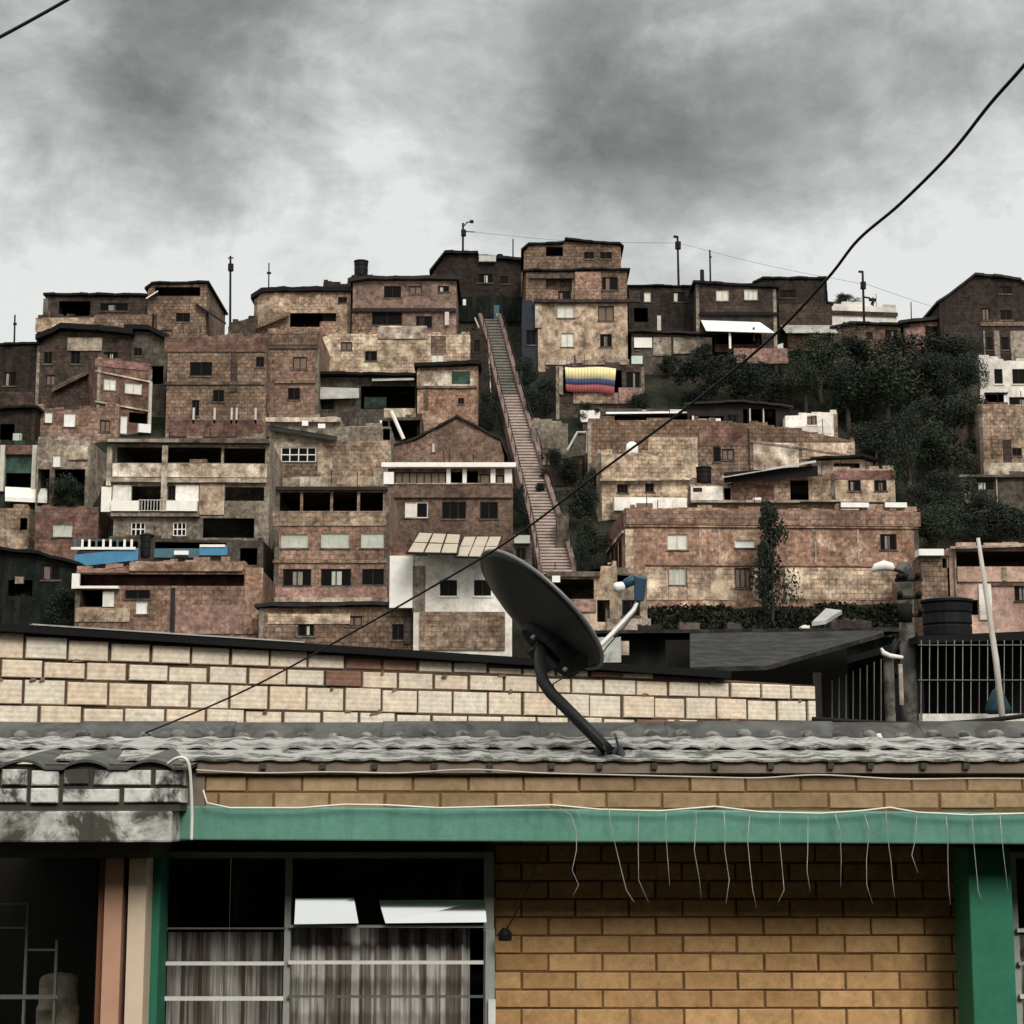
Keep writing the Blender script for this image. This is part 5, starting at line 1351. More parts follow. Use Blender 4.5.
# ---- left neighbour: stained brick parapet and slab, columns, grille
YN = 8.05
nb = empty('stained_house', (X(80, YN), YN + .5, 0), 'weather stained grey concrete house front with orange and tan columns at the left edge', 'house')
def nbx(name, px0, px1, py0, py1, Y, mat, depth=.3, z0=None):
    m = MB(); m.box(X(px0, Y), X(px1, Y), 0, depth, Z(py1, Y) if z0 is None else z0, Z(py0, Y)); o = m.build(name, mat, nb); o.location = Vector((0, Y, 0)) - nb.location; return o
o = nbx('slab', -60, 172.5, 811, 842.5, YN, 'stained_slab', .8); bv = o.modifiers.new('b', 'BEVEL'); bv.width = .01; bv.segments = 2
nbx('slab_joint', 91, 93, 812, 842, YN - .004, 'black_stain', .003)
mb = MB()
for (yt, yb, js) in ((769, 786, [-2, 28, 60, 90, 152, 184]), (788, 804, [-40, 28, 60, 121, 184])):
    for a, b in zip(js, js[1:]):
        mb.tone = rb.random(); mb.bbox(X(a + 2.5, YN), X(b - 2.5, YN), rb.uniform(-.006, .006), .15, Z(yb - 1 - rb.uniform(-.6, .8), YN), Z(yt + 1 - rb.uniform(-.5, 1), YN), .005)
o = mb.build('stained_brickwork', 'stained_brick', nb); o.location = Vector((0, YN, 0)) - nb.location
nbx('brick_bed', -60, 180, 764, 811, YN + .02, 'black_stain', .2)
# old tile humps on top of the parapet
mb = MB()
tile = MB()
n = 140; xa2, xb2 = X(-60, 8.0), X(186, 8.0)
for side in (0, 1):
    for j in range(3):
        for i in range(n + 1):
            x = xa2 + (xb2 - xa2) * i / n
            t = (x - X(-5, 8.0)) / (64 / F * 8.0) % 1.0
            hump = .034 * math.sin(math.pi * t / .7) ** .7 if 0 < t < .7 else 0
            tile.v.append((x, -.012 + j * .28, Z(767, 8.0) + j * .03 + hump - side * .012))
W = n + 1; S = W * 3
for j in range(2):
    for i in range(n):
        a = j * W + i; tile.f.append((a, a + 1, a + W + 1, a + W)); tile.f.append((S + a, S + a + W, S + a + W + 1, S + a + 1)); tile.mi += [0, 0]; tile.t += [.5, .5]
for i in range(n): tile.f.append((i, S + i, S + i + 1, i + 1)); tile.mi.append(0); tile.t.append(.5)
o = tile.build('old_tiles', 'tile_dark', nb, smooth=True); o.location = Vector((0, YN, 0)) - nb.location
o.modifiers.new('e', 'EDGE_SPLIT').split_angle = R(45)
nbx('lintel', -60, 152, 842, 858, 8.32, 'soffit', .5)
nbx('column', 108, 125.5, 858.5, 1024, 8.45, 'orange_plaster', .3, 0.0); nbx('column_return', 102, 107.7, 858.5, 1024, 8.5, 'shade_plaster', .25, 0.0)  # return coloured dark as the column's shaded side
nbx('column', 131.5, 149, 858.5, 1024, 8.45, 'tan_plaster', .3, 0.0); nbx('gap_shade', 126, 131.3, 858.5, 1024, 8.62, 'shade_plaster', .1, 0.0)  # dark strip painted as the shade between the columns
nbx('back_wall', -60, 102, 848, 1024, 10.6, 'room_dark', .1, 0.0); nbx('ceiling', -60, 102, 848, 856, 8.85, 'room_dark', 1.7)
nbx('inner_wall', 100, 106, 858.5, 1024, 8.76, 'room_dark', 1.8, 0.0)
g = MB()
for px in (1, 32, 62, -30): g.box(X(px - 1.2, 8.9), X(px + 1.2, 8.9), 0, .02, .8, Z(904 if px != 62 else 940, 8.9))
for py in (904, 928): g.box(X(-60, 8.9), X(32, 8.9), .002, .018, Z(py + .8, 8.9), Z(py - .8, 8.9))
g.box(X(32, 8.9), X(62, 8.9), .002, .018, Z(951, 8.9), Z(949, 8.9)); g.box(X(-60, 8.9), X(66, 8.9), -.005, .015, Z(999, 8.9), Z(995, 8.9))
o = g.build('window_grille', 'bar_dark', nb); o.location = Vector((0, 8.9, 0)) - nb.location
g = MB(); g.quad((X(-60, 8.95), 0, .8), (X(99, 8.95), 0, .8), (X(99, 8.95), 0, Z(862, 8.95)), (X(-60, 8.95), 0, Z(862, 8.95))); o = g.build('pane', 'window_glass', nb); o.location = Vector((0, 8.95, 0)) - nb.location
mb = MB(); mb.lathe([(0, 0), (.10, 0), (.105, .45), (.095, .47), (.095, .58), (.085, .60), (.06, .61), (0, .62)], 18)
tag(mb.build('plastic_drum', 'plaster_grey', smooth=True, loc=(X(66, 9.15), 9.15, Z(972, 9.15) - .62)), 'greyish drum standing inside the dark grille window at lower left', 'drum')

# ---- cables and lights on the facade
wire('cable', 'white cable bent over the corner of the stained parapet, hanging down past the beam', [(168, 764, 8.0), (176, 758.5, 7.97), (184, 758, 7.96), (189, 765, 7.96), (191, 785, 7.98), (192, 815, 8.0), (191.5, 840, 8.0)], .007, 'cable_white')
wire('cable', 'thin pale cable drooping along the wall just under the tiled eave', [(196, 770, 8.15), (260, 773, 8.16), (330, 772, 8.16), (400, 773, 8.16), (470, 769.5, 8.16), (540, 773, 8.16), (620, 775, 8.16), (700, 777, 8.16), (760, 778, 8.16), (820, 775, 8.16), (900, 779, 8.16), (980, 778.5, 8.16), (1060, 779, 8.16)], .004, 'pole_pale')
wire('cable', 'brown wire slanting up from the window corner to the beam', [(501, 937, 8.7), (515, 915, 8.62), (530, 884, 8.5), (541, 850, 8.35)], .003, 'mast_metal')
mb = MB(); p = at(505, 936, 8.7)
mb.lathe([(0, 0), (.03, 0), (.035, .03), (.02, .05), (.012, .06), (0, .06)], 10)
tag(mb.build('wall_light', 'mast_metal', loc=p - Vector((0, 0.02, .02))), 'small dark fitting on the yellow brick wall at the window corner', 'light fitting')
lights = empty('string_lights', at(590, 810, 8.2), 'icicle string lights with short dangling strands along the teal beam', 'string lights')
lo = lights.location
top_pts = [(203, 790, 8.2), (207, 803, 8.19), (230, 808, 8.2), (300, 808, 8.2), (345, 804.5, 8.2), (385, 805, 8.2), (440, 808, 8.2), (500, 806.5, 8.2), (552, 805, 8.2), (600, 809.5, 8.2), (660, 811, 8.2), (715, 806.5, 8.2), (760, 812, 8.2), (820, 813.5, 8.2), (860, 811, 8.2), (890, 807.5, 8.2), (918, 812.5, 8.2), (970, 815, 8.2), (1040, 813, 8.2), (1100, 816, 8.2)]
P = [at(*q) - lo for q in top_pts]
mb = MB(); mb.tube(P, .0045, 6); mb.build('main_cord', 'cable_white', lights, smooth=True)
STR = [[(556, 806), (572, 815), (577, 832), (575, 850), (571, 870), (578, 885), (574, 899)], [(609, 808), (611, 822), (614, 842), (620, 870), (627, 890), (634, 903)], [(639, 810), (640, 824), (638, 850), (640, 880), (647, 904)],
       [(666, 812), (665, 830), (667, 855), (669, 885), (663, 904)], [(696, 811), (697, 824), (694, 850), (699, 880), (702, 903)], [(724, 812), (725, 830), (724, 850), (728, 880), (726, 902)], [(750, 813), (749, 840), (751, 870), (754, 890), (756, 905)],
       [(780, 813), (779, 830), (783, 860), (783, 890), (778, 905)], [(808, 815), (808, 850), (808, 870), (811, 890)], [(835, 814), (839, 830), (841, 860), (841, 885), (846, 904)], [(864, 812), (868, 830), (866, 860), (868, 885), (873, 902)],
       [(886, 810), (888, 836), (891, 860), (893, 880), (896, 897)], [(917, 814), (914, 840), (913, 855), (917, 870), (916, 902)], [(946, 816), (949, 832), (948, 860), (949, 885), (950, 904)], [(972, 814), (973, 840), (975, 862), (979, 890), (984, 907)], [(1000, 815), (1002, 840), (1006, 870), (1007, 888)],
       [(576, 808), (578, 816), (582, 823)]]
for k, s in enumerate(STR):
    jx = [rb.uniform(-1.6, 1.6) for _ in s]; s = s[:-1] if k in (3, 9, 12) else s
    mb = MB(); mb.tube([at(x + jx[i] * (i > 0), y + (jx[-1 - i] * 2 if i == len(s) - 1 else 0), 8.2 + .015 * math.sin(k * 3 + y * .05)) - lo for i, (x, y) in enumerate(s)], .0016, 5)
    mb.build('light_strand', 'strand', lights, smooth=True)
# ---- satellite dish
DY = 8.85
dish = empty('satellite_dish', at(611, 755, 8.42), 'dark satellite dish on a bent mast standing on the tiled roof', 'satellite dish')
do = dish.location
c = at(541, 610, DY)
right = Vector((1, 0, 0)); up = Vector((0, -SP, CP)); fwd = Vector((0, CP, SP))
nrm = (right * .674 + up * .674 + fwd * .34).normalized()
e1 = (right * .7071 - up * .7071); e1 = (e1 - nrm * e1.dot(nrm)).normalized(); e2 = nrm.cross(e1)
rad = 80.5 / F * DY
depth = .10
mb = MB(); NR, NS = 10, 56
for i in range(NR + 1):
    rr = i / NR
    for k in range(NS):
        t = 2 * math.pi * k / NS
        p = c - do + (e1 * math.cos(t) + e2 * math.sin(t)) * rad * rr - nrm * depth * (1 - rr * rr) * 1.0
        mb.v.append(tuple(p))
for i in range(NR):
    for k in range(NS):
        k2 = (k + 1) % NS; mb.f.append((i * NS + k, i * NS + k2, (i + 1) * NS + k2, (i + 1) * NS + k)); mb.mi.append(0); mb.t.append(.5)
o = mb.build('reflector', 'dish_metal', dish, smooth=True); s = o.modifiers.new('t', 'SOLIDIFY'); s.thickness = .006; s.offset = 0
mb = MB(); mb.tube([c - do + (e1 * math.cos(2 * math.pi * k / NS) + e2 * math.sin(2 * math.pi * k / NS)) * rad for k in range(NS + 1)], .0105, 8, cap=False); mb.build('rim', 'dish_rim', dish, smooth=True)
# back bracket, with a black oval disc added as shade on the dish
bk = c - nrm * depth * .9
mb = MB()
q = lambda a, b, d: bk - do + e1 * a + e2 * b - nrm * d
rim_ = [q(.17 + .19 * math.cos(k * math.pi / 10), .13 * math.sin(k * math.pi / 10), -.05) for k in range(20)]; rim2 = [q(.17 + .17 * math.cos(k * math.pi / 10), .11 * math.sin(k * math.pi / 10), .05) for k in range(20)]
mb.v += [tuple(p) for p in rim_ + rim2]; mb.f += [tuple(range(20, 40)), tuple(range(19, -1, -1))] + [(k, (k + 1) % 20, 20 + (k + 1) % 20, 20 + k) for k in range(20)]; mb.mi += [0] * 22; mb.t += [.5] * 22
for (a0, a1, b0, b1, d0, d1) in ((.10, .24, -.06, .06, .0, .10),):
    mb.hexa([q(a0, b0, d0), q(a1, b0, d0), q(a1, b1, d0), q(a0, b1, d0), q(a0, b0, d1), q(a1, b0, d1), q(a1, b1, d1), q(a0, b1, d1)])
mb.build('bracket_and_shade', 'tank_black', dish)
mb = MB(); mp = [at(x, y, Yv) - do for x, y, Yv in ((548, 636, 8.86), (541, 646, 8.80), (540, 658, 8.72), (540.5, 670, 8.66), (543.5, 682, 8.6), (551, 693, 8.56), (566, 708, 8.5), (585, 727, 8.42), (602, 744, 8.42), (610, 753, 8.42))]
mb.tube(mp, .029, 12); mb.build('mast', 'mast_metal', dish, smooth=True)
mb = MB(); pb = at(612, 752.5, 8.44) - do
mb.hexa([pb + Vector(v) for v in ((-.09, -.09, -.045), (.07, -.09, -.045), (.07, .10, .0), (-.09, .10, .0), (-.07, -.08, -.025), (.05, -.08, -.025), (.05, .08, .03), (-.07, .08, .03))])
for dx in (-.035, .03): mb.hexa([pb + Vector(v) for v in ((dx, -.06, -.02), (dx + .012, -.06, -.02), (dx + .012, .06, .02), (dx, .06, .02), (dx - .02, -.04, .07), (dx - .008, -.04, .07), (dx - .008, .04, .09), (dx - .02, .04, .09))])
mb.build('base_bracket', 'mast_metal', dish)
mb = MB(); mb.tube([at(x, y, Yv) - do for x, y, Yv in ((592, 655, 8.9), (600, 646, 8.93), (612, 634, 8.97), (624, 621, 9.0), (634, 610, 9.04), (638, 602, 9.06), (639.5, 590, 9.06))], .014, 8); mb.build('feed_arm', 'arm_metal', dish, smooth=True)
# feed horn: white cap, blue body
a, b = at(614, 588, 9.04) - do, at(624, 586, 9.05) - do
mb = MB(); mb.tube([a, a + (b - a) * .2, a + (b - a) * .8, b], [.019, .025, .025, .020], 12); mb.build('feed_cap', 'white_sheet', dish, smooth=True)
mb = MB(); mb.tube([at(623, 586.5, 9.05) - do, at(627, 583, 9.05) - do, at(633, 580, 9.06) - do, at(637, 579, 9.06) - do], [.018, .024, .026, .02], 12); mb.build('feed_body', 'lnb_blue', dish, smooth=True)

mb = MB(); f_ = [at(x, y, 9.03) - do for x, y in ((634, 601), (643, 602), (646, 578), (634, 575))]; b_ = [p + Vector((.01, .07, .01)) for p in f_]
mb.hexa([f_[0], f_[1], b_[1], b_[0], f_[3], f_[2], b_[2], b_[3]]); o = mb.build('feed_box', 'lnb_blue', dish); bv = o.modifiers.new('b', 'BEVEL'); bv.width = .008; bv.segments = 2
mb = MB(); mb.tube([at(x, y, Yv) - do for x, y, Yv in ((640, 602, 9.04), (636, 612, 9.02), (625, 626, 8.98), (606, 648, 8.9), (596, 664, 8.86), (570, 674, 8.74), (553, 684, 8.6), (556, 700, 8.5), (574, 716, 8.44), (596, 741, 8.38), (606, 752, 8.38))], .0035, 5); mb.build('coax_cable', 'cable_black', dish, smooth=True)
for k_ in range(3):
    bp2 = bk - do + e1 * (.06 + .11 * k_) + e2 * (.07 if k_ % 2 else -.07) - nrm * .05
    mb = MB(); mb.tube([bp2, bp2 - nrm * .02], .011, 6); mb.build('bolt', 'dish_rim', dish)

# ---- hollow block wall behind the roof
A = Vector((at(60, 700, 15.4).x, 15.4, 0)); B = Vector((at(780, 700, 18.5).x, 18.5, 0))
yaw = math.atan2(B.y - A.y, B.x - A.x)
wl = empty('block_wall', (A.x, A.y, 0), 'long wall of cream hollow clay blocks with a black roof edge, behind the tiled eave', 'wall', rz=yaw)
ca, sa = math.cos(yaw), math.sin(yaw)
def wuz(px, py):
    d = ray(px, py)
    t = (A.x * (-sa) + A.y * ca) / (-d.x * sa + d.y * ca)
    p = d * t
    return ((p.x - A.x) * ca + (p.y - A.y) * sa, p.z + CZ)
u0, u1 = wuz(-50, 700)[0], wuz(815, 700)[0]
zref = wuz(100, 680)[1]   # top of the third row
Lb = (wuz(420, 690)[0] - wuz(383.8, 690)[0])
rowsz = [(zref - .222, zref - .012, .0), (zref, zref + .145, .45), (zref + .16, zref + .39, .0), (zref - .38, zref - .235, .4), (zref - .62, zref - .39, .0), (zref - .8, zref - .635, .5)]
def ztop(u):
    ua, za = wuz(0, 626); ub, zb_ = wuz(700, 672)
    return za + (zb_ - za) * (u - ua) / (ub - ua)
mb = MB()
joint0 = wuz(67, 690)[0]
for ri, (z0, z1, ph) in enumerate(rowsz):
    u = joint0 - 30 * Lb + ph * Lb
    while u < u1:
        a, b = max(u, u0), min(u + Lb - .016, u1)
        if b - a > .04:
            zz1 = z1 + rb.uniform(-.008, .005)
            if ri == 2:
                lim = ztop((a + b) / 2) - .05
                zz1 = min(zz1, lim - rb.uniform(0, .03))
            if zz1 - z0 > .04:
                mb.tone = rb.random()
                mi = 1 if rb.random() < .022 or (ri == 2 and rb.random() < .05) else 0
                if ri == 2 and rb.random() < .05: pass
                elif mi == 0 or True:
                    mb.bbox(a + rb.uniform(0, .010), b - rb.uniform(0, .010), rb.uniform(-.02, .02), .13, z0 + rb.uniform(0, .008), zz1 - rb.uniform(0, .008), .007, mi)
        u += Lb
# thin filler course under the roof edge
u = u0
while u < u1:
    L = rb.uniform(.18, .34); zt = ztop(u + L / 2) - .055
    zl = zref + .395
    if zt - zl > .03:
        mb.tone = rb.random(); mb.bbox(u, min(u + L - .02, u1), rb.uniform(0, .03), .13, zl + .005, zt - rb.uniform(0, .02), .006, 0 if rb.random() < .35 else 1)
    u += L
for k in range(34):                  # mortar squeezed out over the joints
    z0_, z1_, ph_ = rowsz[rb.randrange(4)]
    uu = rb.uniform(u0, u1); ll = rb.uniform(.03, .1); hh_ = rb.uniform(.012, .03); zz = (z1_ if rb.random() < .7 else z0_) + rb.uniform(-.02, .02)
    if zz + hh_ > ztop(uu) - .07: continue
    mb.tone = rb.random(); a0 = rb.uniform(-.3, .3) * hh_
    mb.hexa([(uu, -.018, zz - hh_ + a0), (uu + ll, -.014, zz - hh_ * .6), (uu + ll, .05, zz - hh_ * .6), (uu, .05, zz - hh_ + a0), (uu + .3 * ll, -.018, zz + hh_ * .5), (uu + ll * .9, -.014, zz + hh_ * .3 + a0), (uu + ll * .9, .05, zz + hh_ * .3 + a0), (uu + .3 * ll, .05, zz + hh_ * .5)], 2)
mb.build('blocks', ['hollow_block', 'brown_block', 'mortar_light'], wl)
mb = MB(); nseg = 12
for k in range(nseg):
    a, b = u0 + (u1 - u0) * k / nseg, u0 + (u1 - u0) * (k + 1) / nseg
    za, zb_ = min(zref + .42, ztop(a) - .06), min(zref + .42, ztop(b) - .06)
    za, zb_ = ztop(a) - .06, ztop(b) - .06
    mb.hexa([(a, .02, 0), (b, .02, 0), (b, .16, 0), (a, .16, 0), (a, .02, za), (b, .02, zb_), (b, .16, zb_), (a, .16, za)])
mb.build('mortar_bed', 'mortar_dark', wl)
mb = MB(); ue = wuz(725, 672)[0]
mb.hexa([(u0, -.12, ztop(u0) - .05), (ue, -.12, ztop(ue) - .05), (ue, .6, ztop(ue) - .05), (u0, .6, ztop(u0) - .05), (u0, -.12, ztop(u0) + .012), (ue, -.12, ztop(ue) + .02), (ue, .6, ztop(ue) + .07), (u0, .6, ztop(u0) + .07)])
mb.build('roof_edge', 'black_sheet', wl)
us, ue2 = wuz(30, 620)[0], wuz(300, 634)[0]
mb = MB(); mb.hexa([(us, -.13, ztop(us) + .014), (ue2, -.13, ztop(ue2) + .017), (ue2, .0, ztop(ue2) + .024), (us, .0, ztop(us) + .020), (us, -.13, ztop(us) + .026), (ue2, -.13, ztop(ue2) + .028), (ue2, .0, ztop(ue2) + .034), (us, .0, ztop(us) + .032)])
mb.build('tin_edge', 'grey_sheet', wl)

# ---- shed, posts, fence at the right, behind the eave
def poly_thing(name, label, cat): return empty(name, at(840, 760, 21), label, cat)
sh = poly_thing('open_shed', 'open dark shed with a sloping grey fibre roof, right of the block wall', 'shed'); so = sh.location
mb = MB()
def hx(f, b): mb.hexa([p - so for p in f] + [p - so for p in b])
lo_ = [at(768, 670, 19.5), at(878, 638.5, 19.5), at(872, 634.5, 23), at(700, 638, 23)]
lo_ = [at(690, 672, 18.9), at(768, 670, 19.3), at(882, 637.5, 20.5), at(884, 634, 24), at(690, 637, 24)]
n = len(lo_)
mb.v.extend([tuple(p - so) for p in lo_]); mb.v.extend([tuple(p - so + Vector((0, 0, .05))) for p in lo_])
mb.f += [tuple(range(n - 1, -1, -1)), tuple(range(n, 2 * n))] + [(i, (i + 1) % n, n + (i + 1) % n, n + i) for i in range(n)]; mb.mi += [0] * (n + 2); mb.t += [.5] * (n + 2)
mb.build('roof', 'roof_fibre', sh)
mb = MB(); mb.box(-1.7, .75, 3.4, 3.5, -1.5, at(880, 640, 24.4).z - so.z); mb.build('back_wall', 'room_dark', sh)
for x0, x1, nm in ((815, 821, 'post'),):
    p0, p1 = at(x0, 760, 19.8) - so, at(x1, 668, 19.8) - so
    mb = MB(); mb.box(p0.x, p1.x, p0.y, p0.y + .1, p0.z, p1.z - .05); mb.build(nm, 'dark_wood', sh)
mb = MB()
for k in range(8):
    px = 832 + k * 7; p0, p1 = at(px, 740, 21.5) - so, at(px, 680 - k * 3, 21.5) - so
    mb.tube([p0, p1], .008, 5)
mb.build('bars', 'bar_dark', sh)
p0, p1 = at(812, 722, 19.6) - so, at(895, 724, 19.6) - so
mb = MB(); mb.box(p0.x, p1.x, p0.y, p0.y + .06, p0.z - .05, p0.z); mb.build('rail', 'dark_wood', sh)
# white oddments on the shed roof
mb = MB(); q = [at(812, 626, 23), at(826, 624, 23), at(842, 614, 23.6), at(826, 612, 23.6)]
mb.hexa(q + [p + Vector((0, 0, .05)) for p in q]); o = mb.build('tin_sheet', 'grey_sheet'); tag(o, 'bent pale tin sheet lying above the sloping grey shed roof', 'tin sheet')
# low shed in the middle distance
md = empty('tin_shed', at(680, 690, 30), 'low dark green shed with a ragged tin roof edge behind the satellite dish arm', 'shed'); mo = md.location
mb = MB(); a_, b_ = at(592, 690, 30) - mo, at(905, 640, 30) - mo
mb.box(a_.x, b_.x, 0, 3, -2.5, at(700, 637, 30).z - mo.z); mb.build('wall', 'plaster_dkgreen', md)
mb = MB(); q = [at(585, 634, 29.6) - mo, at(905, 632, 29.6) - mo]
mb.hexa([(q[0].x, -.5, q[0].z), (q[1].x, -.5, q[1].z), (q[1].x, 3.2, q[1].z + .2), (q[0].x, 3.2, q[0].z + .2), (q[0].x, -.5, q[0].z + .05), (q[1].x, -.5, q[1].z + .07), (q[1].x, 3.2, q[1].z + .3), (q[0].x, 3.2, q[0].z + .25)]); mb.build('roof', 'roof_fibre', md)
for px, w_, m_, y0, y1 in ((612, 34, 'concrete', 641, 655), (689, 9, 'concrete_dark', 648, 662), (703, 12, 'black_sheet', 636, 668)):
    p0, p1 = at(px - w_ / 2, y1, 29.5) - mo, at(px + w_ / 2, y0, 29.5) - mo
    mb = MB(); mb.box(p0.x, p1.x, p0.y, p0.y + .2, p0.z, p1.z); mb.build('panel' if w_ > 10 else 'post', m_, md)
# broken sheets and rubble lying on the low shed roof and between the houses below
rq = random.Random(12)
for k, (l, px, py, w_, h_, mt, Yq) in enumerate((
    ('pale broken tin sheet behind the feed arm of the dish', 606, 640, 30, 8, 'grey_sheet', 29.4), ('dark board leaning left of the shed roof end', 650, 628, 22, 10, 'dark_wood', 31.5),
    ('grey stained water barrel on the low shed roof', 735, 628, 14, 14, 'plaster_dgrey', 31.5), ('pale plank lying on the low shed roof, middle', 760, 631, 44, 4, 'concrete', 31.0),
    ('rusty sheet standing on the low shed roof, right', 852, 625, 40, 14, 'block_dark', 31.5), ('white bucket beside the bent pale tin sheet', 806, 628, 8, 7, 'white_paint', 31.2), ('dark box on the low shed roof below the grass', 690, 626, 20, 10, 'concrete_dark', 31.5))):
    p = at(px, py + h_ / 2, Yq); w2, h2 = w_ / F * Yq / 2, h_ / F * Yq
    mb = MB()
    n_ = 6; t_ = rq.uniform(.1, .4)
    for i in range(n_):
        a, b = -w2 + 2 * w2 * i / n_, -w2 + 2 * w2 * (i + 1) / n_
        mb.hexa([(a, 0, -.3), (b, 0, -.3), (b, t_, -.3), (a, t_, -.3), (a, .03, h2 * rq.uniform(.7, 1)), (b, .03, h2 * rq.uniform(.7, 1)), (b, t_, h2 * rq.uniform(.8, 1.1)), (a, t_, h2 * rq.uniform(.8, 1.1))])
    o = mb.build(l.split(' behind')[0].split(' on ')[0].split(' lying')[0].split(' standing')[0].split(' leaning')[0].split(' beside')[0].split()[-1], mt, loc=p)
    tag(o, l, o.name.split('.')[0])
# concrete posts
def post(name, label, px0, px1, y0, y1, Y, cat, extra=()):
    b = at((px0 + px1) / 2, y1, Y); ro = empty(name, (b.x, b.y, 0), label, cat)
    w = (px1 - px0) / F * Y / 2; zt = at(px0, y0, Y).z
    m = MB(); m.tube([Vector((0, 0, 0)), Vector((0, 0, zt))], [w * 1.06, w * .86], 14); m.build('shaft', 'concrete_pole', ro, smooth=True)
    return ro
up_ = post('utility_pole', 'stained concrete utility pole with a street lamp and dark fittings, right of the shed', 903, 920, 563, 760, 24, 'utility pole')
uo = up_.location
def ut(name, pts, r, mat, seg=8, Y=23.8):
    m = MB(); m.tube([at(x, y, Y) - uo for x, y in pts], r, seg); return m.build(name, mat, up_, smooth=True)
ut('lamp_arm', [(908, 576), (900, 571), (892, 569)], .025, 'mast_metal')
ut('lamp_head', [(872, 571), (876, 567.5), (884, 565.5), (891, 567), (894, 569)], [.02, .055, .07, .06, .03], 'white_paint', 12)
for y, w_ in ((580, 16), (598, 14), (616, 18)):
    ut('crossarm', [(911 - w_, y), (911 + w_ * .7, y - 1)], .03, 'dark_wood', 6)
for k, (x, y) in enumerate(((899, 578), (905, 578), (918, 577), (900, 596), (919, 596), (896, 614), (921, 613))):
    ut('insulator', [(x, y + 1), (x, y - 2), (x, y - 5)], [.03, .045, .02], 'black_sheet', 8, 23.75)
ut('cable_coil', [(898, 640), (892, 652), (890, 668), (898, 676)], .05, 'cable_black')
ut('fuse_box', [(905, 604), (905, 622)], .10, 'black_sheet', 6, 23.7)
p2 = post('concrete_post', 'short square grey concrete post with a white bird shaped cap, left of the utility pole', 886, 898, 657, 770, 21, 'post')
po = p2.location
m = MB(); m.tube([at(x, y, 20.9) - po for x, y in ((881, 648), (883, 653), (890, 656), (903, 657.5))], [.015, .035, .03, .02], 8); m.build('cap', 'white_paint', p2, smooth=True)
m = MB(); p = [at(898.5, 664, 21.2) - po, at(904, 705, 21.2) - po]; m.box(p[0].x, p[1].x, p[0].y, p[0].y + .05, p[1].z, p[0].z); m.build('plate', 'concrete', p2)
# barred fence
YF = 20.0
fo = at(970, 715, YF)
fe = empty('barred_fence', fo, 'tall fence of thin pale bars on a low white wall, right edge', 'fence')
for k in range(13):
    px = 921 + k * 8.3
    m = MB(); m.tube([at(px, 716, YF) - fo, at(px + .3, 640, YF) - fo], .0045, 5); m.build('fence_bar', 'bar_dark' if k % 4 == 3 else 'bar_grey', fe)
for y in (645, 680, 714):
    m = MB(); p = at(918, y, YF - .01) - fo; p1 = at(1040, y, YF - .01) - fo; m.box(p.x, p1.x, p.y - .012, p.y - .002, p.z - .005, p.z + .005); m.build('fence_rail', 'bar_dark', fe)
m = MB(); p = at(921, 716, YF) - fo; p1 = at(1060, 716, YF) - fo; m.box(p.x, p1.x, -.08, .1, -4, p.z + .02); m.build('low_wall', 'plaster_white', fe)
# building behind the fence
bh = empty('dark_outbuilding', at(970, 700, 24), 'dark outbuilding with a black roof edge behind the barred fence', 'outbuilding'); bo = bh.location
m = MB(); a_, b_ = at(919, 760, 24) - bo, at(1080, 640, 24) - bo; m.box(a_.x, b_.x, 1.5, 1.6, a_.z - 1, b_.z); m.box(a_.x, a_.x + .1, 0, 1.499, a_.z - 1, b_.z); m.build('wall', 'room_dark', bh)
m = MB(); m.hexa([Vector(v) for v in ((a_.x - .1, -.6, b_.z - .10), (b_.x, -.6, b_.z - .02), (b_.x, 6.2, b_.z + .1), (a_.x - .1, 6.2, b_.z + .05), (a_.x - .1, -.6, b_.z), (b_.x, -.6, b_.z + .1), (b_.x, 6.2, b_.z + .2), (a_.x - .1, 6.2, b_.z + .15))]); m.build('roof', 'black_sheet', bh)
# leaning pole and blue cloth
m = MB(); m.tube([at(1005, 742, 18.8), at(996, 660, 18.9), at(985, 585, 19), at(978, 538, 19)], [.034, .032, .026, .02], 8)
tag(m.build('leaning_pole', 'pole_pale', smooth=True), 'pale pole leaning against the barred fence, right edge', 'pole')
m = MB(); rd = random.Random(2)
bp_ = at(998, 714, 19.6)
m.lathe([(0, 0), (.11, 0), (.13, .06), (.10, .14), (.07, .24), (.03, .27), (0, .27)], 12)
for i, v in enumerate(m.v): m.v[i] = (v[0] * (1 + rd.uniform(-.15, .15)), v[1] * (1 + rd.uniform(-.15, .15)), v[2])
tag(m.build('bundle', 'blue_cloth', smooth=True, loc=bp_), 'teal cloth bundle at the foot of the leaning pole', 'bundle')
# cables low on the right and a white scrap on the roof
wire('cable', 'dark cable sagging behind the eave, lower of two at right', [(812, 719, 12), (860, 722, 12), (910, 724, 12), (970, 722, 12), (1040, 714, 12)], .018, 'pole_dark')
wire('cable', 'dark looped cable behind the eave, upper of two at right', [(955, 736, 11), (962, 730, 11), (975, 728.5, 11), (1000, 728, 11), (1040, 726, 11)], .012, 'cable_black')
m = MB(); q = [at(x, y, 9.0) for x, y in ((877, 735), (881, 734.5), (884, 740), (896, 745), (894, 748), (880, 744))]
nn = len(q); m.v.extend([tuple(p) for p in q]); m.v.extend([tuple(p + Vector((0, .012, .006))) for p in q]); m.f += [tuple(range(nn)), tuple(range(2 * nn - 1, nn - 1, -1))] + [(i, nn + i, nn + (i + 1) % nn, (i + 1) % nn) for i in range(nn)]; m.mi += [0] * (nn + 2); m.t += [.5] * (nn + 2)
tag(m.build('plastic_scrap', 'white_sheet'), 'white curved scrap of plastic lying on the tiled roof at right', 'scrap')

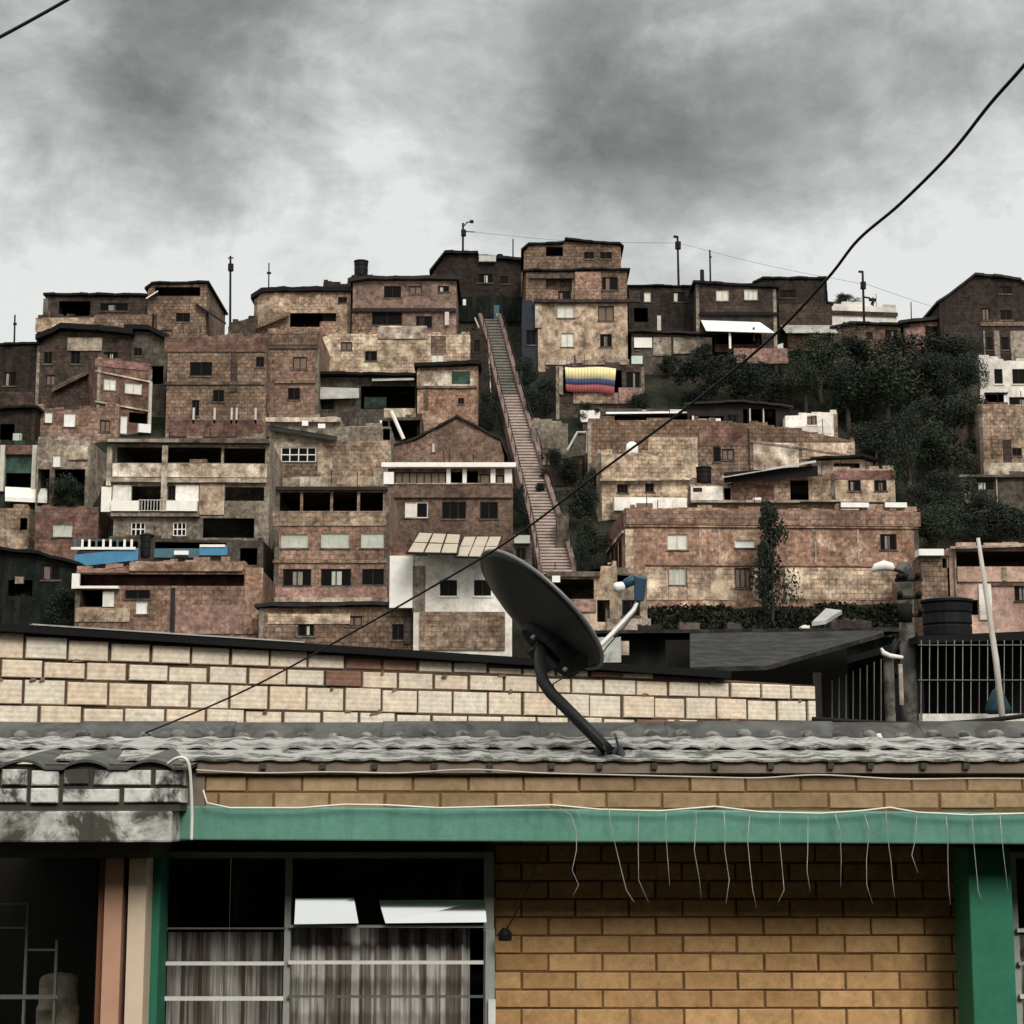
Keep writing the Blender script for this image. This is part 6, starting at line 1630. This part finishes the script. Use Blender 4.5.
# ---- the house across the street, behind the viewpoint (mirrored in the panes)
op = empty('opposite_house', (0, -4, 0), 'plastered three storey house across the street from the yellow brick house', 'house'); ol = op.location
m = MB(); xs_ = [-26 + 4 * k for k in range(14)]
for a, b in zip(xs_, xs_[1:]):
    for z0, z1 in ((0, .9), (2.2, 3.7), (5.0, 6.4), (7.5, 8.4)): m.box(a, b, -.25, 0, z0, z1)
    for z0, z1 in ((.9, 2.2), (3.7, 5.0), (6.4, 7.5)): m.box(a, a + 1.3, -.25, 0, z0, z1); m.box(b - 1.2, b, -.25, 0, z0, z1)
m.build('wall', 'plaster_dgrey', op)
m = MB(); m.box(-26.4, 26.4, -8, .5, 8.4, 8.55); m.build('roof', 'dark_sheet', op)
m = MB(); m.box(-26, 26, -7.6, -7.4, 0, 8.4); m.build('back_wall', 'plaster_dgrey', op)
for a in xs_[:-1]:
    for z0 in (.9, 3.7):
        m = MB(); m.box(a + 1.32, a + 1.4, -.2, -.1, z0, z0 + 1.3); m.box(a + 2.7, a + 2.78, -.2, -.1, z0, z0 + 1.3); m.box(a + 1.4, a + 2.7, -.2, -.1, z0, z0 + .08); m.box(a + 1.4, a + 2.7, -.2, -.1, z0 + 1.22, z0 + 1.3); w = m.build('window', 'pole_pale', op)
        m = MB(); m.quad((a + 2.7, -.15, z0 + .08), (a + 1.4, -.15, z0 + .08), (a + 1.4, -.15, z0 + 1.22), (a + 2.7, -.15, z0 + 1.22)); m.build('pane', 'glass_dark', w)

# ======================================================================= WORLD, SUN, CAMERA
SUN_EL, SUN_AZ = 35, 160      # azimuth clockwise from +Y (north): light comes from behind the camera
wd = bpy.data.worlds.new('World'); SC.world = wd; wd.use_nodes = True
nt = wd.node_tree; L = nt.links
for n in list(nt.nodes): nt.nodes.remove(n)
out = N(nt, 'ShaderNodeOutputWorld')
sky = N(nt, 'ShaderNodeTexSky', sky_type='NISHITA'); sky.sun_disc = False; sky.sun_elevation = R(SUN_EL); sky.sun_rotation = R(SUN_AZ); sky.air_density = 1.5; sky.dust_density = 3
bgs = N(nt, 'ShaderNodeBackground'); bgs.inputs['Strength'].default_value = .08; L.new(sky.outputs[0], bgs.inputs['Color'])
tc = N(nt, 'ShaderNodeTexCoord'); dirv = tc.outputs['Generated']
sx = N(nt, 'ShaderNodeSeparateXYZ'); L.new(dirv, sx.inputs[0])
# cloud layer seen in perspective
den = math_n(nt, 'ADD', math_n(nt, 'MAXIMUM', sx.outputs[2], 0.0), .22)
cb = N(nt, 'ShaderNodeCombineXYZ'); L.new(math_n(nt, 'DIVIDE', sx.outputs[0], den), cb.inputs[0]); L.new(math_n(nt, 'DIVIDE', sx.outputs[1], den), cb.inputs[1])
cb.inputs[2].default_value = 3.7
n1 = noise(nt, cb.outputs[0], 2.1, 9, .58, .35)
n2 = noise(nt, cb.outputs[0], 6.5, 7, .62, .3)
# heavier cloud masses (directions on the sky dome) with ragged edges
wn = N(nt, 'ShaderNodeTexNoise'); wn.inputs['Scale'].default_value = 9; wn.inputs['Detail'].default_value = 7; wn.inputs['Roughness'].default_value = .6; L.new(dirv, wn.inputs['Vector'])
wsub = N(nt, 'ShaderNodeVectorMath', operation='SUBTRACT'); L.new(wn.outputs['Color'], wsub.inputs[0]); wsub.inputs[1].default_value = (.5, .5, .5)
wsc = N(nt, 'ShaderNodeVectorMath', operation='SCALE'); wsc.inputs['Scale'].default_value = .16; L.new(wsub.outputs[0], wsc.inputs[0])
wad = N(nt, 'ShaderNodeVectorMath', operation='ADD'); L.new(dirv, wad.inputs[0]); L.new(wsc.outputs[0], wad.inputs[1])
acc = None
for (px, py, rx, amt) in ((620, 135, 95, -.30), (720, 140, 110, -.34), (830, 170, 95, -.22), (560, 100, 80, -.22), (280, 10, 95, -.40), (190, 40, 85, -.32), (60, 150, 110, -.30), (160, 140, 90, -.24), (250, 110, 70, -.12), (980, 180, 90, -.06), (940, 60, 70, .06), (850, 80, 90, -.10),
                          (400, 90, 75, .12), (690, 25, 60, .34), (430, 170, 80, -.06), (120, 280, 120, .42), (340, 268, 110, .32), (20, 300, 110, .2), (960, 300, 110, .26), (640, 265, 90, .10), (10, 60, 60, .14), (470, 40, 60, .06)):
    d = ray(px, py).normalized()
    dm = N(nt, 'ShaderNodeVectorMath', operation='DISTANCE'); L.new(wad.outputs[0], dm.inputs[0]); dm.inputs[1].default_value = d
    g = math_n(nt, 'DIVIDE', dm.outputs['Value'], rx / F)
    g = math_n(nt, 'EXPONENT', math_n(nt, 'MULTIPLY', math_n(nt, 'MULTIPLY', g, g), -.7))
    g = math_n(nt, 'MULTIPLY', g, amt)
    acc = g if acc is None else math_n(nt, 'ADD', acc, g)
# brightness: base + masses + noise, brighter overcast towards the hidden sun behind the camera
val = math_n(nt, 'ADD', math_n(nt, 'MULTIPLY_ADD', math_n(nt, 'SUBTRACT', n1, .5), .7, .455), math_n(nt, 'MULTIPLY', acc, .46))
smx = N(nt, 'ShaderNodeMath', operation='SMOOTH_MAX'); L.new(val, smx.inputs[0]); smx.inputs[1].default_value = .16; smx.inputs[2].default_value = .18
val = math_n(nt, 'MULTIPLY', smx.outputs[0], math_n(nt, 'MULTIPLY_ADD', math_n(nt, 'SUBTRACT', n2, .5), 1.3, 1.0))
n3 = noise(nt, dirv, 13, 9, .62, .8)
val = math_n(nt, 'MULTIPLY', val, math_n(nt, 'MULTIPLY_ADD', math_n(nt, 'SUBTRACT', n3, .5), 1.2, 1.0))
val = math_n(nt, 'ADD', val, math_n(nt, 'MULTIPLY', math_n(nt, 'MAXIMUM', math_n(nt, 'SUBTRACT', .345, sx.outputs[2]), 0.0), 2.0))
val = math_n(nt, 'MINIMUM', val, .64)
back = math_n(nt, 'MULTIPLY', math_n(nt, 'MAXIMUM', math_n(nt, 'MULTIPLY', sx.outputs[1], -1.0), 0.0), BACK)
hi = math_n(nt, 'MULTIPLY', math_n(nt, 'MAXIMUM', math_n(nt, 'SUBTRACT', sx.outputs[2], .42), 0.0), ZEN)
val = math_n(nt, 'ADD', val, math_n(nt, 'ADD', back, hi))
colr = ramp(nt, val, 0.0, 1.0, (.955, 1.0, .965, 1), (.99, 1.0, .975, 1))
bgc = N(nt, 'ShaderNodeBackground'); L.new(colr, bgc.inputs['Color']); L.new(math_n(nt, 'MULTIPLY', val, SKYS), bgc.inputs['Strength'])
ms = N(nt, 'ShaderNodeMixShader'); ms.inputs[0].default_value = .96; L.new(bgs.outputs[0], ms.inputs[1]); L.new(bgc.outputs[0], ms.inputs[2]); L.new(ms.outputs[0], out.inputs['Surface'])
sd = bpy.data.lights.new('Sun', 'SUN'); sd.energy = SUNE; sd.angle = R(22); sd.color = (1.0, .975, .935)
so_ = bpy.data.objects.new('Sun', sd); COL.objects.link(so_)
az = R(SUN_AZ); el = R(SUN_EL)
tosun = Vector((math.sin(az) * math.cos(el), math.cos(az) * math.cos(el), math.sin(el)))
so_.rotation_euler = tosun.to_track_quat('Z', 'Y').to_euler()
cd = bpy.data.cameras.new('Camera'); cam = bpy.data.objects.new('Camera', cd); COL.objects.link(cam)
cd.sensor_width = 36; cd.lens = F / 1024 * 36; cd.clip_end = 3000; cd.clip_start = .05
cam.location = (0, 0, CZ); cam.rotation_euler = (math.pi / 2 + PITCH, 0, 0)
SC.camera = cam
SC.view_settings.view_transform = 'Standard'; SC.view_settings.look = 'None'; SC.view_settings.exposure = EXPO; SC.view_settings.gamma = 1
SC.cycles.max_bounces = 6; SC.cycles.diffuse_bounces = 1; SC.cycles.transparent_max_bounces = 12
